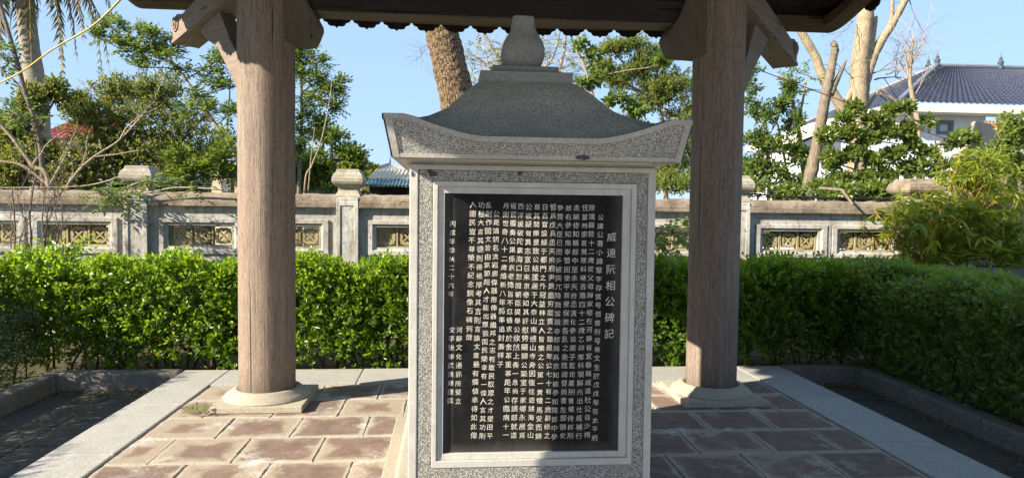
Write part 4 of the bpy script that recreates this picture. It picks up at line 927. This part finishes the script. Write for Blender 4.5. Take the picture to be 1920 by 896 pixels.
# far trees that close the view behind
T_('distant_tree', 'hazy distant tree behind the corrugated shed and the round bush tree', 'tree', [(690, 420, 42), (690, 340, 42)],
   [(560, 320, 60, 26), (700, 352, 60, 14), (690, 330, 24, 14)], MAT['leafA'], MAT['bark2'], (.2, .1), (.32, .2), 60, 5, .12, seed=19, sub=.5, limb_r=.05)
T_('distant_tree', 'far tree closing the gap low behind the light green shrubs by the shaded column', 'tree', [(1420, 420, 38), (1420, 350, 38)],
   [(1380, 340, 60, 26), (1450, 350, 50, 20), (1480, 340, 30, 24)], MAT['leafA'], MAT['bark2'], (.2, .1), (.32, .2), 60, 5, .12, seed=22, sub=.5, limb_r=.05)

# weeds and shoots before the wall
rs_ = random.Random(5)
tw_fans = [((20+i*14, 490), (14+i*14+rs_.uniform(-25, 25), 330+rs_.uniform(-15, 80)), 5, .45, .009, 3) for i in range(8)]
stick_tree('dead_shrub', 'dry leafless shrub of thin tangled twigs standing before the white wall', 'shrub', [([(60, 520), (58, 440), (56, 400), (66, 330)], .016, .008), ([(25, 520), (28, 430), (22, 350)], .010, .006), ([(95, 520), (80, 430), (84, 350)], .009, .005)], MAT['twig'], 8.2, fans=tw_fans, seed=14, group=None, limbname='stem')
stick_tree('leafy_shoot', 'leafy green shoot standing up from the hedge in front of the wall', 'shrub', [([(118, 530), (120, 480), (112, 462)], .008, .004)], MAT['twig'], 7.9, leafs=[(105, 470, 10), (125, 465, 12), (140, 478, 10), (98, 480, 8), (150, 490, 9)], leafmat=MAT['hedge'], leaf=(.07, .035), seed=15, group=None, limbname='stem', flat=False, dens=14)
stick_tree('leafy_shoot', 'young yellow green plant before the vent blocks beside the dark column', 'shrub', [([(1240, 520), (1242, 460), (1258, 415)], .007, .003), ([(1262, 520), (1268, 470), (1290, 430)], .006, .003)], MAT['twig'], 8.3, leafs=[(1245, 440, 12), (1262, 430, 14), (1285, 425, 12), (1235, 465, 8), (1270, 455, 9), (1228, 445, 8), (1290, 460, 8)], leafmat=MAT['leafB'], leaf=(.09, .05), seed=16, group=None, limbname='stem', dens=9)
stick_tree('creeper', 'green creeper with paired leaflets draped over the coping beside the first pillar cap', 'climber', [([(420, 356), (360, 352), (320, 353), (270, 362), (230, 362), (195, 358)], .012, .006), ([(240, 350), (275, 338), (300, 342)], .008, .004)], MAT['paletwig'], 8.85,
    leafs=[(200, 362, 16), (222, 358, 14), (212, 375, 13), (238, 352, 10), (190, 356, 10), (280, 342, 14), (298, 340, 13), (312, 346, 11), (205, 368, 10), (230, 368, 9), (368, 350, 6)], leafmat=MAT['leafC'], leaf=(.075, .028), seed=17, group=None, limbname='stem', ground=False, dens=15, per=9, droop=.9, step=.022)

# ------------------------------------------------------------------ bamboo before the end of the wall
def bamboo():
    rg = random.Random(31); Y0 = 8.62; base = W(1790, 560, Y0)
    root = empty('bamboo_clump', (base.x, base.y, -.172), 'yellow green bamboo clump with long narrow leaves hanging before the end of the wall', 'bamboo')
    blade = MB()
    prof = [(0, .05), (.12, .6), (.35, 1.0), (.6, .82), (.85, .35), (1, 0.01)]
    rows_ = [[(t, -w*.5, -.10*t*t+.03*w), (t, 0, -.10*t*t), (t, w*.5, -.10*t*t+.03*w)] for t, w in prof]
    blade.grid(rows_); bme = blade.mesh('leaf', MAT['bamboo'], True)
    a_ = bme.attributes.new('rnd', 'FLOAT', 'POINT'); a_.data.foreach_set('value', [.55]*len(bme.vertices))
    variants = [bme]
    for v in (.15, .8, 1.0, .35):
        c = bme.copy(); c.attributes['rnd'].data.foreach_set('value', [v]*len(c.vertices)); variants.append(c)
    blobs = [(1700, 400, 46, 30, 8.45), (1750, 385, 55, 28, 8.5), (1800, 395, 50, 30, 8.55), (1690, 440, 40, 26, 8.5), (1760, 440, 60, 30, 8.5), (1835, 420, 45, 36, 8.5), (1890, 430, 40, 40, 8.35), (1800, 335, 46, 32, 8.75), (1845, 300, 40, 34, 8.8), (1860, 350, 40, 30, 8.75), (1780, 470, 50, 20, 8.45), (1860, 470, 55, 26, 8.35), (1905, 480, 30, 20, 8.3), (1725, 480, 36, 16, 8.45), (1800, 305, 24, 30, 8.8), (1900, 375, 22, 30, 8.7)]
    stm = MB(); lv = Leaves(); P_, D_ = [], []
    for px, py, rx, ry, Y in blobs:
        c = W(px, py, Y); k = mpp(Y)
        st_ = Vector((base.x+rg.uniform(-.5, .5), Y0+rg.uniform(-.15, .25), -.2))
        cul = bend(st_, c+Vector((0, 0, ry*k*.3)), 7, .12, .015, rg); stm.tube(cul, [.013, .012, .011, .009, .007, .005, .003], 6, False)
        for _ in range(int(rx*ry/19)):
            p = Vector((c.x+rg.gauss(0, .5)*rx*k, c.y+rg.gauss(0, .22), c.z+rg.gauss(0, .5)*ry*k))
            if rg.random() < .35: stm.tube(bend(cul[4], p, 4, .08, .02, rg), [.004, .0035, .003, .002], 3, False)
            az = rg.uniform(0, 2*PI); d0 = Vector((math.cos(az), math.sin(az)-.35, rg.uniform(-.5, .15)))
            for q in range(rg.randint(4, 7)):
                d = (d0+Vector((rg.gauss(0, .5), rg.gauss(0, .4), rg.gauss(-.12, .35)))).normalized(); P_.append(p+d*.01); D_.append(d)
    order = sorted(range(len(P_)), key=lambda i: P_[i].y+rg.gauss(0, .12)); rest = order[260:]
    for i in order[:260]:
        d = D_[i]; s_ = Vector((0, 0, 1)).cross(d).normalized(); u_ = d.cross(s_)
        L = rg.uniform(.18, .29); M4 = Matrix((d, s_, u_)).transposed()
        o = link('leaf', rg.choice(variants), root); o.location = P_[i]-worg(root); o.rotation_euler = M4.to_euler(); o.scale = (L, L*.16, L)
    P = np.array([P_[i] for i in rest]); D = np.array([D_[i] for i in rest]); n = len(P)
    lv.add(P, D, np.array([0, 0, 1.])+G.normal(size=(n, 3))*.3, G.uniform(.13, .21, n), G.uniform(.019, .030, n), np.clip(G.normal(.45, .25, n), 0, 1))
    lv.build('foliage', MAT['bamboo'], root)
    stm.build('culms', MAT['culm'], root, 'all')
bamboo()
tag(bpy.data.objects['culms'], kind='stuff')

# ------------------------------------------------------------------ houses beyond
def P3(*a): return W(*a)
def wavy_roof(name, A, B, Cc, D, mat, parent, cols, rws, amp=.03, flute=True):
    """roof plane between eave A-B and ridge D-C, laid with rolled tiles in courses"""
    A, B, Cc, D = map(Vector, (A, B, Cc, D)); n = (B-A).cross(D-A).normalized(); n = n if n.z > 0 else -n
    rowsv = []
    nc = cols*4
    for j in range(rws):
        for e in (0, 1):
            t = (j+e)/rws; t = min(t, 1.0); a = A.lerp(D, t); b = B.lerp(Cc, t); lift = amp*(1.0 if e == 0 else .25)
            rowsv.append([a.lerp(b, i/nc)+n*(lift+amp*.9*math.sin(2*PI*i/4+.4)) for i in range(nc+1)])
    return MB().grid(rowsv).build(name, mat, parent)
hg = 'houses beyond the boundary wall'
# big house with blue tiles
YB = 30.0; e0 = W(1686, 192, YB); zE = e0.z
bh = empty('house', (e0.x+4, YB+4, -.172), 'two storey white house with a slate blue glazed hip roof and pointed finials', 'house', hg)
rp0 = W(1757, 126, YB+4.2); zR = rp0.z; rp1 = Vector((W(1876, 126, YB+4.2).x, rp0.y, zR))
E0 = Vector((e0.x, YB, zE)); E1 = Vector((e0.x+13, YB, zE)); E2 = Vector((e0.x, YB+9, zE)); E3 = Vector((e0.x+13, YB+9, zE))
rp2 = Vector((rp1.x+4.6, rp0.y, zR-1.75))
wavy_roof('roof_front', E0, E1, Vector((E1.x-3.4, rp0.y-.02, zR)), rp0, MAT['bluetile'], bh, 44, 20, .035)
wavy_roof('roof_side', E2, E0, rp0, rp0+Vector((.05, .1, 0)), MAT['bluetile'], bh, 30, 20, .035)
for a, b in ((E0, rp0), (E2, rp0), (rp0, Vector((E1.x-3.4, rp0.y, zR))), (Vector((E1.x-3.4, rp0.y, zR)), E1)):
    MB().tube([a+Vector((0, 0, .08)), a.lerp(b, .5)+Vector((0, 0, .10)), b+Vector((0, 0, .10))], [.11, .11, .11], 8).build('ridge_cap', MAT['ridge'], bh, True)
for p in (rp0, rp1, W(1740, 134, YB+5.5)):
    MB().lathe(p.x, p.y, [(.16, p.z), (.16, p.z+.12), (.10, p.z+.16), (.14, p.z+.28), (.15, p.z+.36), (.07, p.z+.46), (.09, p.z+.52), (.03, p.z+.62), (.012, p.z+.85), (.002, p.z+.95)], 12).build('roof_finial', MAT['finial'], bh, True)
MB().box(E0.x-.02, E1.x, YB-.02, YB+.9, zE-.42, zE-.02).box(E0.x-.02, E0.x+.9, YB+.9, YB+9, zE-.42, zE-.02).build('eave_band', MAT['eavewhite'], bh, False, .03)
xw0 = W(1712, 250, YB+.9).x; xw1 = W(1847, 250, YB+.9).x; zlow = 3.2
wx0, wx1 = W(1757, 250, YB+.9).x, W(1784, 250, YB+.9).x; wz0, wz1 = W(1770, 250, YB+.9).z, W(1770, 228, YB+.9).z
yw = YB+.9
MB().box(E0.x+.9, wx0, yw, yw+.25, -.2, zE-.4).box(wx1, xw1, yw, yw+.25, -.2, zE-.4).box(wx0, wx1, yw, yw+.25, -.2, wz0).box(wx0, wx1, yw, yw+.25, wz1, zE-.4).build('wall', MAT['white'], bh)
MB().box(E0.x+.9, E0.x+1.15, yw+.25, yw+7, -.2, zE-.4).build('side_wall', MAT['white'], bh)
f = ring((wx0-.06, wx1+.06, wz0-.06, wz1+.06), (wx0+.09, wx1-.09, wz0+.09, wz1-.09), yw-.05, yw+.2).build('window', MAT['grey'], bh)
MB().box(wx0+.05, wx1-.05, yw+.10, yw+.14, wz0+.05, wz1-.05).build('pane', MAT['glass'], f)
MB().box(xw1+.001, E1.x, yw+1.5, yw+1.7, -.2, zE-.4).build('balcony_wall', MAT['shade'], bh)
MB().box(xw1, E1.x, yw, yw+.2, -.2, W(1880, 236, yw).z).build('balcony_parapet', MAT['white'], bh)
gr = MB(); gx0 = W(1877, 220, yw+1.3).x
for i in range(22): gr.box(gx0+i*.16, gx0+i*.16+.05, yw+1.3, yw+1.35, W(1880, 236, yw).z, zE-.5)
gr.build('balcony_grille', MAT['iron'], bh)
# lower white wing seen through the shrubs
lw = empty('house', (W(1560, 300, 26).x, 27, -.172), 'white lower wing with a pale sloping roof edge half hidden by the climbing shrub', 'house', hg)
a0, a1 = W(1492, 262, 26), W(1560, 232, 26); b1 = W(1690, 232, 26)
lx0, lx1, lx2 = a0.x+.15, a1.x, b1.x
g_ = MB(); g_.prism([(lx0, -.2), (lx0, a0.z-.2), (lx1, a1.z-.2), (lx2, a1.z-.2), (lx2, -.2)], lambda p: (p[0], 26, p[1]), lambda p: (p[0], 30, p[1])); g_.build('wall', MAT['white'], lw)
MB().prism([(a0.x-.2, a0.z-.16), (a0.x-.2, a0.z+.06), (a1.x, a1.z+.06), (lx2, a1.z+.06), (lx2, a1.z-.16), (a1.x, a1.z-.16)], lambda p: (p[0], 25.7, p[1]), lambda p: (p[0], 30.2, p[1])).build('roof', MAT['eavewhite'], lw)
wxa = W(1556, 285, 25.98); MB().box(wxa.x-.35, wxa.x+.35, 25.955, 26.1, wxa.z-.6, wxa.z+.5).build('window', MAT['grey'], lw)
# small house with a concrete gable and orange tiles
YO = 17.0; oh = empty('house', (W(1880, 300, YO).x, YO+2, -.172), 'small house with a bare concrete gable and an orange clay tile roof', 'house', hg)
gp = [W(1795, 330, YO), W(1822, 250, YO), W(1836, 226, YO), W(1862, 234, YO), W(1886, 268, YO), W(1890, 330, YO)]
MB().prism([(p.x, p.z) for p in gp]+[(gp[-1].x, -.2), (gp[0].x, -.2)], lambda p: (p[0], YO, p[1]), lambda p: (p[0], YO+.25, p[1])).build('gable_wall', MAT['concrete'], oh, False, .02)
ra, rb = W(1862, 290, YO+.3), W(1985, 296, YO+.3); rc, rd = W(1985, 230, YO+2.4), W(1845, 229, YO+2.4)
wavy_roof('roof', ra, rb, rc, rd, MAT['orange'], oh, 22, 11, .03)
MB().box(ra.x+.2, rb.x, YO+.9, YO+1.1, -.2, ra.z+.25).build('wall', MAT['ochre'], oh)
cq = W(1890, 292, YO-.6); MB().prism([(YO-.9, cq.z-.12), (YO-.9, cq.z), (YO+.3, cq.z+.28), (YO+.3, cq.z+.16)], lambda p: (cq.x, p[0], p[1]), lambda p: (cq.x+3, p[0], p[1])).build('canopy', MAT['cream'], oh)
dq = W(1905, 318, YO+.9); MB().box(dq.x-.3, dq.x+.3, YO+.86, YO+1.0, dq.z-.5, dq.z+.15).build('window', MAT['grey'], oh)
# low corrugated shed and the grey hip roofed house behind it
YS = 18.0; sx0, sx1 = W(672, 345, YS).x, W(905, 345, YS).x
shd = empty('corrugated_shed', ((sx0+sx1)/2, YS, -.172), 'low open shed with a tan corrugated roof and teal eave sheets', 'shed', hg)
z0_, z1_ = W(720, 347, YS).z, W(720, 335, YS).z; z2_ = W(760, 318, YS+2.6).z
def sheet(name, z0, z1, y0, y1, mat, n, x0=sx0, x1=sx1):
    return MB().grid([[(x0+(x1-x0)*i/n, y, z+(.022 if i % 2 else -.022)) for i in range(n+1)] for y, z in ((y0, z0), (y1, z1))]).grid([[(x0+(x1-x0)*i/n, y, z-.03+(.022 if i % 2 else -.022)) for i in range(n+1)] for y, z in ((y0, z0), (y1, z1))]).build(name, mat, shd)
sheet('eave_sheet', z0_, z1_, YS, YS+.5, MAT['teal'], 70); sheet('roof_sheet', z1_+.01, z2_, YS+.5, YS+2.6, MAT['tinroof'], 54, sx0+.15)
MB().box(sx0+.2, sx1, YS+.8, YS+.9, -.2, z0_-.02).build('back_boards', MAT['dark'], shd)
for i in range(4): MB().box(sx0+.25+i*.95, sx0+.33+i*.95, YS+.2, YS+.28, -.2, z0_-.03).build('post', MAT['dark'], shd)
YG = 45.0; gcen = W(725, 306, YG); ge = W(725, 331, YG)
gh = empty('house', (gcen.x, YG+3, -.172), 'far house with a grey pyramid roof and thin finials behind the corrugated shed', 'house', hg); hw = 2.7
apx = Vector((gcen.x, YG+2.5, gcen.z+.15)); q = [Vector((gcen.x-hw, YG, ge.z)), Vector((gcen.x+hw, YG, ge.z)), Vector((gcen.x+hw, YG+5, ge.z)), Vector((gcen.x-hw, YG+5, ge.z))]
for i in range(4): wavy_roof('roof_slope', q[i], q[(i+1) % 4], apx+Vector((.02, 0, 0)), apx, MAT['greytile'], gh, 14, 9, .03)
MB().box(q[0].x+.4, q[1].x-.4, YG+.4, YG+4.6, -.2, ge.z+.02).build('wall', MAT['ochre'], gh)
for p in (apx, q[0]+Vector((.6, .6, .5)), q[1]+Vector((-.6, .6, .5))): MB().lathe(p.x, p.y, [(.09, p.z-.1), (.05, p.z+.2), (.02, p.z+.35), (.004, p.z+.75)], 8).build('roof_finial', MAT['finial'], gh)
# grey roofed cottage beside the column, shed roofs and a red roof among the trees
YC = 15.0; cx0 = W(396, 340, YC).x; cx1 = W(520, 340, YC).x
cg = empty('cottage', ((cx0+cx1)/2, YC, -.172), 'small ochre cottage with a dark fibre cement roof beside the sunlit column', 'cottage', hg)
ev = W(396, 340, YC).z; tp = W(415, 316, YC).z; 
MB().prism([(cx0, -.2), (cx0, ev), (W(412, 322, YC).x, tp), (cx1, W(446, 352, YC).z-.25), (cx1, -.2)], lambda p: (p[0], YC, p[1]), lambda p: (p[0], YC+.2, p[1])).build('gable_wall', MAT['ochre'], cg)
rA, rB = W(452, 357, YC-.25), W(412, 320, YC-.25)
MB().prism([(rA.x+.6, rA.z-.45), (rA.x+.6, rA.z-.38), (rB.x, rB.z+.03), (rB.x, rB.z-.04)], lambda p: (p[0], YC-.25, p[1]), lambda p: (p[0]+1.2, YC+3.5, p[1]+.5)).build('roof', MAT['oldroof'], cg)
wq = W(424, 348, YC); MB().box(wq.x-.10, wq.x+.10, YC-.03, YC+.1, wq.z-.12, wq.z+.10).build('window', MAT['grey'], cg)
def red_house(px, py, w, h, Y, label, mat, wallm, dz):
    kd = 'shed' if 'shed' in label else 'house'; a = W(px, py, Y); r = empty(kd, (a.x+w/2, Y+1, -.172), label, kd, hg)
    wavy_roof('roof', a, a+Vector((w, 0, 0)), a+Vector((w-h*.5, 2.2, h)), a+Vector((h*.5, 2.2, h)), mat, r, int(w*5), 8, .03)
    MB().box(a.x+.2, a.x+w-.2, Y+.3, Y+2, -.2, a.z+.05).build('wall', wallm, r); return r
red_house(60, 258, 2.2, .95, 22.0, 'house with a bright red tiled roof glimpsed between the palm and the bushy tree', MAT['redtile'], MAT['ochre'], 0)
red_house(-40, 262, 1.3, .75, 22.5, 'small house whose red roof shows at the frame edge behind the leaning trunk', MAT['redtile'], MAT['ochre'], 0)
red_house(255, 324, 1.1, .5, 20.0, 'house with a faded pink red roof behind the first pillar cap', MAT['redtile'], MAT['ochre'], 0)
red_house(180, 344, 2.4, .30, 16.5, 'low shed with a teal tin roof under the bushy tree', MAT['teal'], MAT['dark'], 0)
red_house(-30, 335, 2.0, .35, 17.5, 'pale tin roofed shed behind the dark undergrowth', MAT['teal'], MAT['dark'], 0)

# ------------------------------------------------------------------ cables, small things
def cable(name, pts, r, mat, label, sag=0):
    P = smooth_path([Vector(p) for p in pts], 8); m = MB().tube(P, r, 6); o = m.stand(name, mat, tuple(P[0]), True); tag(o, label, 'cable'); return o
cable('cable', [W(262, -40, 7.2), W(180, 44, 8.2), (W(100, 92, 9.2)), W(40, 135, 10.0), W(-20, 165, 10.8)], .012, MAT['yellow'], 'yellow cable stretched across the sky from the roof towards the leaning trunk')
cable('cable', [W(1380, 362, 9.1), W(1500, 369, 9.1), W(1640, 372, 9.1), W(1780, 374, 9.1), W(1960, 376, 9.1)], .010, MAT['black'], 'black cable laid along the coping right of the dark column')
cable('cable', [W(1380, 367, 9.12), W(1520, 372, 9.12), W(1700, 376, 9.12), W(1960, 380, 9.12)], .006, MAT['black'], 'thin black wire below the black cable on the coping')
cable('cable', [W(1290, 70, 8.5), W(1400, 122, 9.0), W(1540, 175, 9.4), W(1700, 235, 9.8), W(1860, 290, 10.2), W(1990, 338, 10.5)], .006, MAT['rust'], 'thin rusty wire sagging across the shrubs towards the concrete gable')
cable('cable', [W(-30, 352, 9.3), W(150, 349, 9.2), W(228, 330, 9.05)], .006, MAT['paletwig'], 'thin grey wire running from the first pillar cap behind the coping')
bk = W(52, 492, 8.0); MB().lathe(bk.x, bk.y, [(.07, -.17), (.07, bk.z-.06), (.105, bk.z-.05), (.10, bk.z), (.07, bk.z+.05), (.035, bk.z+.075), (.03, bk.z+.10), (.008, bk.z+.105)], 16).stand('garden_post', MAT['lampstone'], (bk.x, bk.y, -.172), True)
tag(bpy.data.objects['garden_post'], 'small grey garden post with a bell shaped top poking above the hedge', 'post')
br = W(1578, 356, 9.05); b2 = W(1600, 384, 8.8); MB().tube([br+Vector((-.15, .3, .03)), br, b2], [.02, .02, .016], 6).stand('dead_branch', MAT['bark2'], tuple(br), True)
tag(bpy.data.objects['dead_branch'], 'short dead branch lying over the coping under the climbing shrub', 'branch')
# green sprig on the paving and dry leaf litter in the drain
sp = np.array([[-1.80, 5.12, .012]]); lv = Leaves()
for k in range(7):
    an = k*.9; lv.sprigs(sp+np.array([[.03*math.cos(an), .02*math.sin(an), .004*k]]), np.array([[math.cos(an), math.sin(an)*.6, .35]]), 4, .016, .045, .020)
sg_ = link('green_sprig', lv.mesh('green_sprig', MAT['leafB'], sp[0])); sg_.location = sp[0]; tag(sg_, 'small green leafy sprig dropped on the paving beside the sunlit column base', 'sprig', kind='stuff')
lv = Leaves(); nl_ = 260
x_ = np.concatenate([G.uniform(3.25, 3.88, 90), G.normal(3.82, .05, 90), G.uniform(-3.4, -2.5, 80)]); y_ = np.concatenate([G.normal(6.30, .05, 90), G.uniform(3.6, 6.3, 90), G.normal(6.30, .06, 80)])
ok = (y_ < 6.375) & (x_ < 3.885)
P = np.stack([x_, y_, np.full(nl_, -.138)], 1)[ok]; n_ = len(P); D = np.stack([G.normal(size=n_), G.normal(size=n_), G.normal(size=n_)*.2], 1)
lv.add(P, D, np.array([0, 0, 1.])+G.normal(size=(n_, 3))*.3, G.uniform(.03, .055, n_), G.uniform(.016, .028, n_), G.random(n_))
lt = link('leaf_litter', lv.mesh('leaf_litter', MAT['dry'], (3.5, 6, -.15))); lt.location = (3.5, 6, -.15); tag(lt, 'dry fallen leaves gathered along the drain edge', 'leaf litter', kind='stuff')
